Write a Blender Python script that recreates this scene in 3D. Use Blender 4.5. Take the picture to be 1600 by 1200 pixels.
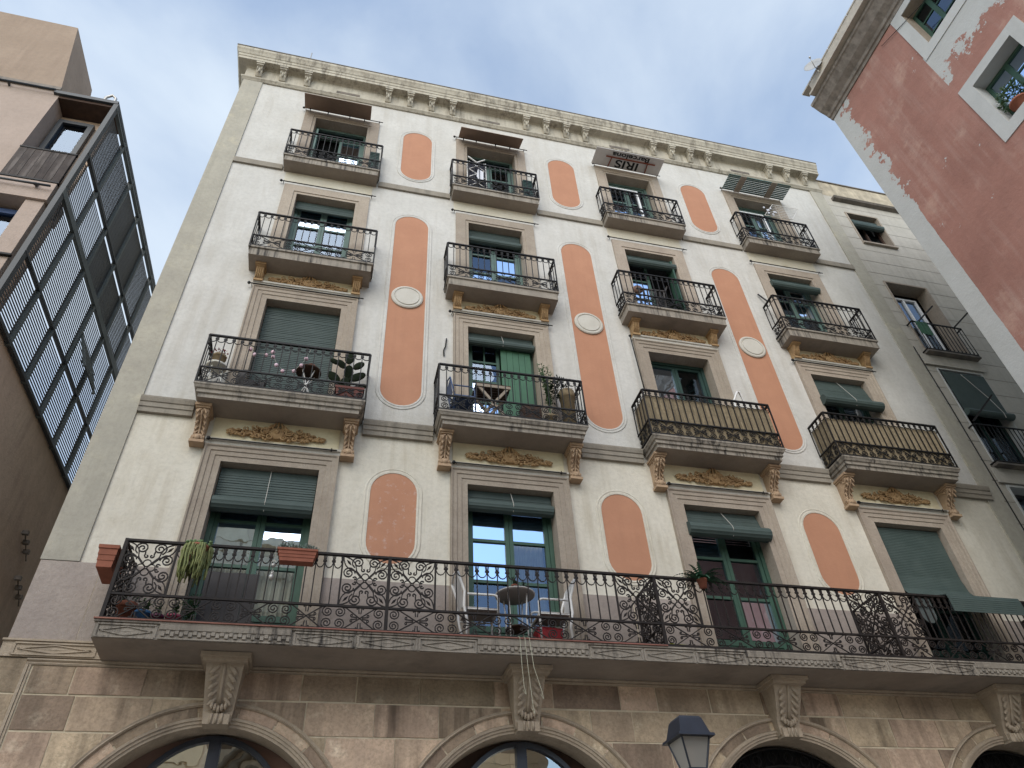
import bpy, math, random
from mathutils import Vector, Matrix
rnd = random.Random(7)
S = bpy.context.scene
for o in list(bpy.data.objects):
    bpy.data.objects.remove(o)
R = math.radians
sin, cos, pi = math.sin, math.cos, math.pi

# ------------------------------------------------------------------ camera
F_PX, TILT, ROLL, YAW = 1136.82, R(41.9666), R(-3.9454), R(-16.205)
cam_d = bpy.data.cameras.new('camera')
cam_d.sensor_fit = 'HORIZONTAL'; cam_d.sensor_width = 36.0
cam_d.lens = F_PX / 1600 * 36.0
cam_d.clip_start = 0.05; cam_d.clip_end = 2000
cam = bpy.data.objects.new('camera', cam_d)
S.collection.objects.link(cam)
fwd = Vector((-sin(YAW) * cos(TILT), cos(YAW) * cos(TILT), sin(TILT)))
rgt = Vector((cos(YAW), sin(YAW), 0))
upv = rgt.cross(fwd)
r2 = cos(ROLL) * rgt + sin(ROLL) * upv
u2 = -sin(ROLL) * rgt + cos(ROLL) * upv
cam.matrix_world = Matrix(((r2.x, u2.x, -fwd.x, 0), (r2.y, u2.y, -fwd.y, -10), (r2.z, u2.z, -fwd.z, 1.6), (0, 0, 0, 1)))
S.camera = cam

# ------------------------------------------------------------------ sky and sun
SUN_EL, SUN_AZ = R(36), R(205)         # veiled sun behind the camera, spread wide by thin cloud
W = bpy.data.worlds.new('World'); S.world = W; W.use_nodes = True
nt = W.node_tree; nt.nodes.clear()
def wn(t, **k):
    n = nt.nodes.new(t)
    for a, b in k.items(): setattr(n, a, b)
    return n
sky = wn('ShaderNodeTexSky', sky_type='NISHITA', sun_disc=False, sun_elevation=SUN_EL, sun_rotation=SUN_AZ,
         air_density=1.3, dust_density=0.3, ozone_density=3.0)
tc = wn('ShaderNodeTexCoord')
mp = wn('ShaderNodeMapping'); mp.inputs['Scale'].default_value = (1.0, 1.0, 1.7); mp.inputs['Location'].default_value = (5.5, 9.4, 2.3)
n1 = wn('ShaderNodeTexNoise'); n1.inputs['Scale'].default_value = 1.5; n1.inputs['Detail'].default_value = 9; n1.inputs['Roughness'].default_value = 0.52
n1.inputs['Distortion'].default_value = 0.35
rp = wn('ShaderNodeValToRGB'); rp.color_ramp.elements[0].position = 0.36; rp.color_ramp.elements[1].position = 0.68
rp.color_ramp.interpolation = 'EASE'
cl = wn('ShaderNodeMix', data_type='RGBA'); cl.inputs[7].default_value = (3.5, 3.9, 4.25, 1)
mulf = wn('ShaderNodeMath', operation='MULTIPLY_ADD'); mulf.inputs[1].default_value = 0.56; mulf.inputs[2].default_value = 0.23
bg = wn('ShaderNodeBackground'); bg.inputs['Strength'].default_value = 0.14
out = wn('ShaderNodeOutputWorld')
L = nt.links.new
L(tc.outputs['Generated'], mp.inputs['Vector']); L(mp.outputs['Vector'], n1.inputs['Vector'])
L(n1.outputs['Fac'], rp.inputs['Fac']); L(rp.outputs['Color'], mulf.inputs[0]); L(mulf.outputs[0], cl.inputs[0])
L(sky.outputs['Color'], cl.inputs[6]); L(cl.outputs[2], bg.inputs['Color']); L(bg.outputs[0], out.inputs['Surface'])
sun_d = bpy.data.lights.new('sun', 'SUN'); sun_d.energy = 1.5; sun_d.angle = R(60); sun_d.color = (1, 0.94, 0.84)
sun = bpy.data.objects.new('sun', sun_d); S.collection.objects.link(sun)
sv = Vector((sin(SUN_AZ) * cos(SUN_EL), cos(SUN_AZ) * cos(SUN_EL), sin(SUN_EL)))
sun.rotation_euler = sv.to_track_quat('Z', 'Y').to_euler()
S.view_settings.view_transform = 'Standard'; S.view_settings.look = 'None'
S.view_settings.exposure = 0.9; S.view_settings.gamma = 1.0; S.view_settings.use_curve_mapping = False

# ------------------------------------------------------------------ helpers
COL = S.collection
WL = {}
class MB:
    def __init__(s): s.v = []; s.f = []; s.sm = []
    def add(s, vs, fs, smooth=False):
        b = len(s.v); s.v += [tuple(v) for v in vs]
        s.f += [tuple(i + b for i in f) for f in fs]; s.sm += [smooth] * len(fs)
    def box(s, x0, x1, y0, y1, z0, z1):
        s.add([(x0, y0, z0), (x1, y0, z0), (x1, y1, z0), (x0, y1, z0), (x0, y0, z1), (x1, y0, z1), (x1, y1, z1), (x0, y1, z1)],
              [(0, 3, 2, 1), (4, 5, 6, 7), (0, 1, 5, 4), (1, 2, 6, 5), (2, 3, 7, 6), (3, 0, 4, 7)])
        return s
    def obox(s, c, ax, ay, az):
        c, ax, ay, az = map(Vector, (c, ax, ay, az))
        vs = [c + sx * ax + sy * ay + sz * az for sz in (-1, 1) for sx, sy in ((-1, -1), (1, -1), (1, 1), (-1, 1))]
        s.add(vs, [(0, 3, 2, 1), (4, 5, 6, 7), (0, 1, 5, 4), (1, 2, 6, 5), (2, 3, 7, 6), (3, 0, 4, 7)]); return s
    def bar(s, a, b, w, h):
        a, b = Vector(a), Vector(b); d = b - a
        up = Vector((0, 0, 1)) if abs(d.normalized().z) < .95 else Vector((0, 1, 0))
        n = d.cross(up).normalized(); m = n.cross(d).normalized()
        return s.obox((a + b) / 2, d / 2, n * w / 2, m * h / 2)
    def tube(s, pts, r, n=5, closed=False, smooth=True):
        pts = [Vector(p) for p in pts]; k = len(pts)
        if k < 2: return s
        rs = r if isinstance(r, (list, tuple)) else [r] * k
        T = []
        for i in range(k):
            a = pts[i - 1] if (i > 0 or closed) else pts[i]; b = pts[(i + 1) % k] if (i < k - 1 or closed) else pts[i]
            t = b - a
            T.append(t.normalized() if t.length > 1e-9 else Vector((0, 0, 1)))
        ref = Vector((0, 1, 0)) if abs(T[0].y) < .9 else Vector((1, 0, 0))
        N = (ref - T[0] * ref.dot(T[0])).normalized(); vs = []
        for i in range(k):
            N = N - T[i] * N.dot(T[i])
            if N.length < 1e-6: N = T[i].orthogonal()
            N.normalize(); B = T[i].cross(N)
            for j in range(n):
                a = 2 * pi * (j + .5) / n; vs.append(pts[i] + rs[i] * (cos(a) * N + sin(a) * B))
        fs = []
        for i in range(k if closed else k - 1):
            q = (i + 1) % k
            for j in range(n):
                e = (j + 1) % n; fs.append((i * n + j, i * n + e, q * n + e, q * n + j))
        if not closed: fs += [tuple(range(n))[::-1], tuple((k - 1) * n + j for j in range(n))]
        s.add(vs, fs, smooth and n > 4); return s
    def lathe(s, prof, c=(0, 0, 0), n=16, smooth=True):
        vs = [(c[0] + r * cos(2 * pi * j / n), c[1] + r * sin(2 * pi * j / n), c[2] + z) for r, z in prof for j in range(n)]
        fs = [(i * n + j, i * n + (j + 1) % n, (i + 1) * n + (j + 1) % n, (i + 1) * n + j) for i in range(len(prof) - 1) for j in range(n)]
        fs += [tuple(range(n))[::-1], tuple((len(prof) - 1) * n + j for j in range(n))]
        s.add(vs, fs, smooth); return s
    def ell(s, c, rad, nu=8, nv=5, M=None):
        c = Vector(c); vs = []
        for i in range(1, nv):
            a = pi * i / nv
            for j in range(nu):
                b = 2 * pi * j / nu; v = Vector((rad[0] * sin(a) * cos(b), rad[1] * sin(a) * sin(b), rad[2] * cos(a)))
                vs.append(c + (M @ v if M else v))
        t = Vector((0, 0, rad[2])); vs += [c + (M @ t if M else t), c - (M @ t if M else t)]
        T, Bm = len(vs) - 2, len(vs) - 1; fs = []
        for i in range(nv - 2):
            for j in range(nu):
                e = (j + 1) % nu; fs.append((i * nu + j, (i + 1) * nu + j, (i + 1) * nu + e, i * nu + e))
        for j in range(nu):
            e = (j + 1) % nu; fs.append((T, j, e)); fs.append((Bm, (nv - 2) * nu + e, (nv - 2) * nu + j))
        s.add(vs, fs, True); return s
    def profx(s, prof, x0, x1):           # closed (y,z) outline pushed along x
        n = len(prof)
        s.add([(x0, y, z) for y, z in prof] + [(x1, y, z) for y, z in prof],
              [(i, (i + 1) % n, n + (i + 1) % n, n + i) for i in range(n)] + [tuple(range(n))[::-1], tuple(range(n, 2 * n))]); return s
    def profy(s, prof, y0, y1):           # closed (x,z) outline pushed along y
        n = len(prof)
        s.add([(x, y0, z) for x, z in prof] + [(x, y1, z) for x, z in prof],
              [(i, (i + 1) % n, n + (i + 1) % n, n + i) for i in range(n)] + [tuple(range(n)), tuple(range(n, 2 * n))[::-1]]); return s
    def mesh(s, name):
        me = bpy.data.meshes.new(name); me.from_pydata(s.v, [], s.f)
        me.polygons.foreach_set('use_smooth', s.sm)
        me.update(); me.validate()
        import bmesh as _b
        bm = _b.new(); bm.from_mesh(me); _b.ops.recalc_face_normals(bm, faces=bm.faces); bm.to_mesh(me); bm.free()
        return me
def obj(name, m, material, parent=None, at=(0, 0, 0), kind=None):
    me = m.mesh(name) if isinstance(m, MB) else m
    if material is not None and len(me.materials) == 0: me.materials.append(material)
    o = bpy.data.objects.new(name, me); COL.objects.link(o)
    at = Vector(at); WL[o] = at
    if parent: o.parent = parent; o.location = at - WL[parent]
    else: o.location = at
    if kind: o['kind'] = kind
    return o
def tag(o, label, cat, group=None):
    o['label'] = label; o['category'] = cat
    if group: o['group'] = group
    return o
def thing(name, label, cat, at=(0, 0, 0), rz=0, group=None):
    o = bpy.data.objects.new(name, None); COL.objects.link(o); o.empty_display_size = .2
    o.location = at; o.rotation_euler = (0, 0, rz); WL[o] = Vector(at)
    return tag(o, label, cat, group)

# ------------------------------------------------------------------ materials
def mat(name, c1, c2=None, scale=3.0, rough=.85, bump=0.0, bscale=40, streak=0.0, streak_c=(.05, .045, .04), streak_sc=6,
        blot=None, blot_c=None, blot_sc=1.2, rand=0.0, metal=0.0, spec=.3, fine=.0, vgrain=None, speck=0.0):
    m = bpy.data.materials.new(name); m.use_nodes = True
    t = m.node_tree; b = t.nodes['Principled BSDF']; b.inputs['Roughness'].default_value = rough
    b.inputs['Metallic'].default_value = metal; b.inputs['Specular IOR Level'].default_value = spec
    l = t.links.new
    geo = t.nodes.new('ShaderNodeNewGeometry')
    oi = t.nodes.new('ShaderNodeObjectInfo')
    off = t.nodes.new('ShaderNodeVectorMath'); off.operation = 'MULTIPLY_ADD'
    off.inputs[1].default_value = (1, 1, 1)
    cmb = t.nodes.new('ShaderNodeCombineXYZ')
    if rand > 0:
        mm = t.nodes.new('ShaderNodeMath'); mm.operation = 'MULTIPLY'; mm.inputs[1].default_value = 40
        l(oi.outputs['Random'], mm.inputs[0]); l(mm.outputs[0], cmb.inputs[0]); l(mm.outputs[0], cmb.inputs[2])
    l(geo.outputs['Position'], off.inputs[0]); l(cmb.outputs[0], off.inputs[2])
    P = off.outputs[0]
    def noise(sc, det=6, ro=.6, map_=None):
        n = t.nodes.new('ShaderNodeTexNoise'); n.inputs['Scale'].default_value = sc; n.inputs['Detail'].default_value = det; n.inputs['Roughness'].default_value = ro
        if map_:
            q = t.nodes.new('ShaderNodeMapping'); q.inputs['Scale'].default_value = map_; l(P, q.inputs['Vector']); l(q.outputs[0], n.inputs['Vector'])
        else: l(P, n.inputs['Vector'])
        return n
    def ramp(src, a, b_):
        r = t.nodes.new('ShaderNodeMapRange'); r.inputs[1].default_value = a; r.inputs[2].default_value = b_; l(src, r.inputs[0]); return r.outputs[0]
    def mix(fac, A, B, f=1.0, mode='MIX'):
        x = t.nodes.new('ShaderNodeMix'); x.data_type = 'RGBA'; x.blend_type = mode; x.clamp_factor = True
        if fac is None: x.inputs[0].default_value = f
        elif f != 1.0:
            g = t.nodes.new('ShaderNodeMath'); g.operation = 'MULTIPLY'; g.inputs[1].default_value = f; l(fac, g.inputs[0]); l(g.outputs[0], x.inputs[0])
        else: l(fac, x.inputs[0])
        for i, v in ((6, A), (7, B)):
            if isinstance(v, tuple): x.inputs[i].default_value = (*v, 1)
            else: l(v, x.inputs[i])
        return x.outputs[2]
    col = c1
    if c2: col = mix(ramp(noise(scale, 7, .62).outputs['Fac'], .32, .68), c1, c2)
    if vgrain: col = mix(ramp(noise(vgrain, 4, .6, (1, 1, .04)).outputs['Fac'], .35, .65), col, tuple(x * .45 for x in c1))
    if blot: col = mix(ramp(noise(blot_sc, 8, .65).outputs['Fac'], .56, .56 + .18), col, blot_c, blot)
    if fine: col = mix(ramp(noise(scale * 9, 5, .75).outputs['Fac'], .44, .66), col, tuple(x * .55 for x in c1), fine)
    if speck:
        sa = ramp(noise(26, 2, .5).outputs['Fac'], .70, .74); sb_ = ramp(noise(.8, 4, .6).outputs['Fac'], .50, .62)
        sm2 = t.nodes.new('ShaderNodeMath'); sm2.operation = 'MULTIPLY'; l(sa, sm2.inputs[0]); l(sb_, sm2.inputs[1])
        col = mix(sm2.outputs[0], col, tuple(x * .42 for x in c1), speck)
    if streak:
        a = ramp(noise(streak_sc, 5, .65, (1, 1, .07)).outputs['Fac'], .46, .66)
        b2 = ramp(noise(.9, 4, .5).outputs['Fac'], .36, .62)
        mu = t.nodes.new('ShaderNodeMath'); mu.operation = 'MULTIPLY'; l(a, mu.inputs[0]); l(b2, mu.inputs[1])
        col = mix(mu.outputs[0], col, streak_c, streak)
    if rand:
        hs = t.nodes.new('ShaderNodeHueSaturation')
        mr = t.nodes.new('ShaderNodeMapRange'); mr.inputs[3].default_value = 1 - rand; mr.inputs[4].default_value = 1 + rand; l(oi.outputs['Random'], mr.inputs[0])
        l(mr.outputs[0], hs.inputs['Value'])
        m2 = t.nodes.new('ShaderNodeMath'); m2.operation = 'FRACT'; m3 = t.nodes.new('ShaderNodeMath'); m3.operation = 'MULTIPLY'; m3.inputs[1].default_value = 7.31
        l(oi.outputs['Random'], m3.inputs[0]); l(m3.outputs[0], m2.inputs[0])
        mh = t.nodes.new('ShaderNodeMapRange'); mh.inputs[3].default_value = .5 - rand * .045; mh.inputs[4].default_value = .5 + rand * .015; l(m2.outputs[0], mh.inputs[0]); l(mh.outputs[0], hs.inputs['Hue'])
        if isinstance(col, tuple): hs.inputs['Color'].default_value = (*col, 1)
        else: l(col, hs.inputs['Color'])
        col = hs.outputs[0]
    if isinstance(col, tuple): b.inputs['Base Color'].default_value = (*col, 1)
    else: l(col, b.inputs['Base Color'])
    if bump:
        bn = t.nodes.new('ShaderNodeBump'); bn.inputs['Strength'].default_value = bump; bn.inputs['Distance'].default_value = .02
        l(noise(bscale, 6, .65).outputs['Fac'], bn.inputs['Height']); l(bn.outputs[0], b.inputs['Normal'])
    return m
M = {}
M['plaster'] = mat('plaster', (.59, .57, .532), (.50, .48, .443), 1.3, .9, .45, 14, streak=.5, streak_c=(.38, .345, .29), streak_sc=4, blot=.5, blot_c=(.475, .45, .40), blot_sc=2.2, fine=.26, speck=.8)
M['plaster_cream'] = mat('plaster_cream', (.65, .608, .52), (.57, .527, .44), 1.4, .9, .45, 14, streak=.6, streak_c=(.40, .345, .255), streak_sc=5, blot=.5, blot_c=(.50, .445, .35), blot_sc=2.4, fine=.28, speck=.8)
M['cream'] = mat('cream_plaster', (.68, .61, .43), (.60, .52, .35), 3.0, .9, .25, 20, blot=.6, blot_c=(.45, .37, .24), blot_sc=3.4, fine=.1)
M['cream_pale'] = mat('stained_plaster', (.58, .54, .445), (.52, .47, .365), 2.2, .9, .3, 20, blot=.8, blot_c=(.42, .33, .21), blot_sc=2.6, fine=.2)
M['pilaster'] = mat('pilaster_paint', (.425, .395, .325), (.345, .32, .268), 1.4, .9, .4, 18, streak=.5, streak_c=(.30, .28, .23), blot=.6, blot_c=(.56, .50, .36), blot_sc=1.5, fine=.3)
M['terracotta'] = mat('terracotta_paint', (.46, .232, .142), (.41, .20, .122), 2.0, .9, .2, 24, streak=.3, streak_c=(.33, .165, .105), streak_sc=7, blot=.25, blot_c=(.50, .275, .18), blot_sc=4, fine=.06, speck=.25)
M['terracotta_worn'] = mat('worn_terracotta', (.46, .232, .142), (.41, .20, .122), 2.0, .9, .2, 24, streak=.3, streak_c=(.33, .165, .105), streak_sc=7, blot=.85, blot_c=(.55, .44, .40), blot_sc=9, fine=.06, speck=.25)
M['moulding'] = mat('plaster_moulding', (.57, .545, .49), (.49, .46, .40), 3, .9, .2, 25, streak=.3, streak_c=(.34, .30, .245))
M['surround'] = mat('brown_stone', (.39, .33, .265), (.32, .265, .21), 2.4, .9, .45, 26, blot=.6, blot_c=(.255, .20, .165), blot_sc=1.3, fine=.4, rand=.10, streak=.3, streak_c=(.22, .18, .15))
M['slab'] = mat('slab_stone', (.33, .29, .24), (.245, .215, .18), 2.2, .92, .4, 24, streak=1.2, streak_c=(.045, .04, .036), streak_sc=13, blot=.5, blot_c=(.18, .155, .13), blot_sc=1.7, fine=.3)
M['course'] = mat('string_stone', (.31, .275, .225), (.25, .22, .18), 2.2, .92, .4, 24, streak=.5, streak_c=(.10, .09, .075), streak_sc=5, fine=.3)
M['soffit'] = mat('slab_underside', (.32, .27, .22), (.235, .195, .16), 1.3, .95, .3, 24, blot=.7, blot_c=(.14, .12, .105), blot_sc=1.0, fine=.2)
M['stone'] = mat('base_stone', (.54, .42, .29), (.40, .31, .22), 2.6, .93, .6, 22, blot=1.0, blot_c=(.68, .58, .42), blot_sc=3.2, rand=.36, fine=.75, streak=1.1, streak_c=(.13, .10, .07), streak_sc=2.2, speck=.7)
M['plinth'] = mat('plinth_stone', (.38, .325, .285), (.31, .26, .23), 2.0, .93, .6, 22, blot=.5, blot_c=(.35, .30, .25), blot_sc=1.3, rand=.12, fine=.35)
M['stone_trim'] = mat('base_stone_trim', (.47, .385, .29), (.37, .30, .225), 2.2, .92, .5, 26, blot=.6, blot_c=(.22, .18, .14), blot_sc=1.4, fine=.4, streak=.4, streak_c=(.10, .085, .07), streak_sc=3)
M['mortar'] = mat('mortar', (.72, .63, .47), (.48, .41, .30), 5, .95, .4, 50)
M['cornice'] = mat('cornice_stone', (.50, .46, .375), (.40, .36, .29), 2.2, .9, .4, 22, streak=.9, streak_c=(.15, .13, .105), streak_sc=9, blot=.6, blot_c=(.26, .225, .18), blot_sc=2.0, fine=.3)
M['capstone'] = mat('weathered_cap', (.20, .17, .14), (.10, .09, .08), 4, .95, .4, 30)
M['ochre'] = mat('ochre_stucco', (.42, .275, .14), (.29, .18, .09), 9, .9, .5, 60)
M['corbel'] = mat('corbel_stone', (.46, .325, .21), (.34, .235, .155), 7, .9, .4, 50)
M['iron'] = mat('wrought_iron', (.008, .008, .009), (.016, .014, .013), 14, .6, spec=.25)
M['iron_brown'] = mat('rusty_iron', (.012, .010, .010), (.026, .019, .016), 14, .65, spec=.25)
M['green'] = mat('green_paint', (.042, .095, .066), (.032, .072, .05), 5, .55, .1, 60, spec=.35)
M['green_dark'] = mat('dark_green_paint', (.020, .052, .043), (.015, .04, .033), 5, .55, spec=.35)
M['green_pale'] = mat('faded_green_paint', (.095, .15, .132), (.07, .115, .10), 5, .6, spec=.35)
M['shutter'] = mat('shutter_green', (.05, .135, .075), (.038, .105, .06), 4, .6, spec=.35)
M['blind'] = mat('blind_slats', (.05, .072, .066), (.068, .092, .085), 3, .65, spec=.3, rand=.12)
M['dark'] = mat('dark_room', (.012, .012, .013), None, rough=.95)  # near-black colour stands in for the dark of unlit interiors
M['curtain'] = mat('curtain_cloth', (.50, .45, .37), (.40, .35, .28), 6, .95)
M['black'] = mat('charcoal_panel', (.055, .05, .05), (.07, .064, .063), 3, .75)
M['white_frame'] = mat('white_aluminium', (.78, .78, .78), None, rough=.4, spec=.5)
M['white_metal'] = mat('white_enamel', (.74, .72, .70), (.66, .64, .61), 6, .45, spec=.4)
M['grey_seat'] = mat('grey_sling', (.27, .24, .225), None, rough=.8)
M['board'] = mat('brown_board', (.24, .165, .12), (.19, .13, .095), 3, .8)
M['sign'] = mat('sign_board', (.62, .60, .58), (.52, .50, .48), 3, .6)
M['ink'] = mat('black_lettering', (.015, .015, .015), None, rough=.6)
M['redbar'] = mat('rusty_red_bar', (.26, .07, .04), (.18, .05, .03), 9, .7)
M['reed'] = mat('reed_screen', (.33, .265, .17), (.20, .155, .10), 20, .9, vgrain=45, blot=.6, blot_c=(.13, .10, .07), blot_sc=7)
M['pot'] = mat('terracotta_pot', (.31, .115, .07), (.23, .085, .052), 7, .85, rand=.1, fine=.3)
M['pot_blue'] = mat('blue_glaze', (.05, .16, .33), (.04, .12, .26), 6, .3, spec=.5)
M['pot_plum'] = mat('plum_glaze', (.16, .04, .09), (.12, .03, .07), 6, .4, spec=.5)
M['pot_pink'] = mat('pink_glaze', (.40, .07, .13), (.33, .055, .10), 6, .4, spec=.5)
M['pot_white'] = mat('white_pot', (.7, .68, .62), (.6, .57, .5), 6, .5)
M['pot_tan'] = mat('tan_basket', (.35, .27, .17), (.25, .19, .115), 20, .9)
M['leaf'] = mat('leaf', (.05, .10, .035), (.03, .065, .025), 12, .6, rand=.2)
M['leaf_dark'] = mat('dark_leaf', (.012, .017, .011), (.02, .026, .015), 12, .95, spec=.05)
M['fern'] = mat('fern_leaf', (.03, .095, .05), (.02, .065, .035), 14, .55)
M['sedum'] = mat('trailing_succulent', (.23, .24, .09), (.14, .165, .065), 14, .7, blot=.6, blot_c=(.30, .24, .10), blot_sc=6)
M['sedum_top'] = mat('succulent_top', (.16, .24, .10), (.11, .18, .08), 16, .7)
M['silver_leaf'] = mat('silver_leaf', (.17, .22, .19), (.11, .15, .13), 14, .7)
M['flower'] = mat('red_flower', (.30, .012, .03), (.2, .01, .02), 10, .7)
M['bulb'] = mat('pink_ball', (.66, .42, .46), (.58, .44, .50), 6, .6, rand=.15)
M['blue_metal'] = mat('blue_enamel', (.05, .09, .20), (.035, .065, .15), 6, .45, spec=.45)
M['wood_dark'] = mat('dark_wood', (.075, .042, .028), (.045, .026, .018), 8, .8)
M['wood_grey'] = mat('weathered_planks', (.075, .06, .053), (.045, .036, .032), 6, .85, streak=.6, streak_c=(.26, .23, .21), streak_sc=14, rand=.15)
M['redbag'] = mat('red_plastic', (.30, .012, .018), (.22, .01, .014), 4, .5)
M['rope'] = mat('pale_rope', (.45, .44, .33), None, rough=.9)
M['cord'] = mat('blind_cord', (.42, .40, .36), None, rough=.9)
M['yellow'] = mat('yellow_green_plastic', (.33, .34, .02), None, rough=.6)
M['tile_edge'] = mat('clay_tile_edge', (.29, .135, .10), (.22, .10, .075), 9, .85, rand=.15)
M['pink_wall'] = mat('pink_render', (.43, .34, .285), (.38, .30, .25), 1.3, .92, .4, 20, streak=.3, streak_c=(.30, .23, .185), fine=.2, speck=.3)
M['tan_wall'] = mat('tan_render', (.60, .445, .33), (.50, .365, .27), 1.1, .92, .4, 20, streak=.4, streak_c=(.30, .215, .165), blot=.4, blot_c=(.36, .265, .20), blot_sc=1.4, fine=.3)
M['roof_tan'] = mat('brown_render', (.35, .265, .20), (.30, .225, .168), 1.1, .92, .4, 20, streak=.5, streak_c=(.22, .16, .12), blot=.4, blot_c=(.26, .19, .145), blot_sc=1.4, fine=.2, speck=.6)
M['steel'] = mat('grey_green_steel', (.085, .10, .098), (.065, .077, .076), 4, .5, spec=.45)
M['steel_dark'] = mat('dark_steel', (.035, .04, .044), (.028, .032, .035), 4, .5, spec=.45)
M['slat_dark'] = mat('dark_louvre', (.05, .053, .058), None, rough=.5, spec=.5)
M['narrow'] = mat('scored_render', (.50, .465, .405), (.43, .40, .345), 1.3, .92, .3, 24, streak=.5, streak_c=(.30, .27, .23), blot=.4, blot_c=(.37, .34, .28), fine=.2)
M['groove'] = mat('render_groove', (.26, .235, .20), None, rough=.95)
M['parapet'] = mat('flaking_parapet', (.58, .50, .37), (.30, .26, .20), 2.4, .95, .4, 24, streak=.5, streak_c=(.20, .17, .13))
M['grey_paint'] = mat('grey_white_paint', (.50, .50, .485), (.43, .43, .415), 1.5, .9, .2, 25, streak=.3, streak_c=(.38, .36, .33))
M['lamp_metal'] = mat('lamp_metal', (.03, .035, .05), (.02, .024, .035), 6, .4, spec=.5)
M['gutter'] = mat('eaves_wood', (.25, .215, .185), (.14, .12, .10), 5, .85, .4, 20, streak=.9, streak_c=(.33, .29, .25))
M['roof_tile'] = mat('roof_edge', (.50, .45, .38), (.38, .34, .29), 8, .9)
M['asphalt'] = mat('street_paving', (.50, .465, .41), (.42, .39, .345), 2, .9, .3, 20)
M['sand'] = mat('sandstone_blocks', (.62, .54, .37), (.50, .43, .29), 1.6, .93, .3, 16, rand=.12)
M['sand_dark'] = mat('sandstone_tracery', (.30, .26, .19), (.22, .19, .14), 3, .93, .3, 16)
M['dish'] = mat('dish_grey', (.33, .335, .34), None, rough=.5)
M['cable'] = mat('black_cable', (.015, .015, .015), None, rough=.7)
M['cloth_dark'] = mat('dark_laundry', (.02, .022, .035), (.035, .035, .05), 9, .95)
M['cloth_white'] = mat('white_laundry', (.62, .63, .68), None, rough=.95)
M['skin_brown'] = mat('brown_leather', (.20, .12, .09), None, rough=.7)
M['pewter'] = mat('pewter', (.42, .40, .37), None, rough=.4, metal=.6)
def glass_mat(name, tint, ior, base):
    m = bpy.data.materials.new(name); m.use_nodes = True; t = m.node_tree; t.nodes.clear()
    o = t.nodes.new('ShaderNodeOutputMaterial'); mx = t.nodes.new('ShaderNodeMixShader'); fr = t.nodes.new('ShaderNodeFresnel')
    fr.inputs['IOR'].default_value = ior
    tr = t.nodes.new('ShaderNodeBsdfTransparent'); tr.inputs['Color'].default_value = (*tint, 1)
    gl = t.nodes.new('ShaderNodeBsdfGlossy'); gl.inputs['Roughness'].default_value = .01; gl.inputs['Color'].default_value = (*base, 1)
    geo = t.nodes.new('ShaderNodeNewGeometry'); ns = t.nodes.new('ShaderNodeTexNoise'); ns.inputs['Scale'].default_value = 2.2
    bp = t.nodes.new('ShaderNodeBump'); bp.inputs['Strength'].default_value = .045; bp.inputs['Distance'].default_value = .05
    l = t.links.new
    l(geo.outputs['Position'], ns.inputs['Vector']); l(ns.outputs['Fac'], bp.inputs['Height']); l(bp.outputs[0], gl.inputs['Normal'])
    l(fr.outputs[0], mx.inputs[0]); l(tr.outputs[0], mx.inputs[1]); l(gl.outputs[0], mx.inputs[2]); l(mx.outputs[0], o.inputs['Surface'])
    return m
M['glass'] = glass_mat('window_glass', (.75, .80, .80), 2.2, (.66, .80, 1.0))
M['glass_mirror'] = glass_mat('mirroring_glass', (.6, .62, .6), 4.2, (.95, .95, .92))
def frosted(name):
    m = bpy.data.materials.new(name); m.use_nodes = True; t = m.node_tree; b = t.nodes['Principled BSDF']
    b.inputs['Base Color'].default_value = (.50, .47, .42, 1); b.inputs['Roughness'].default_value = .4
    b.inputs['Transmission Weight'].default_value = .35; b.inputs['IOR'].default_value = 1.1
    return m
M['lamp_glass'] = frosted('lamp_glass')
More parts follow.
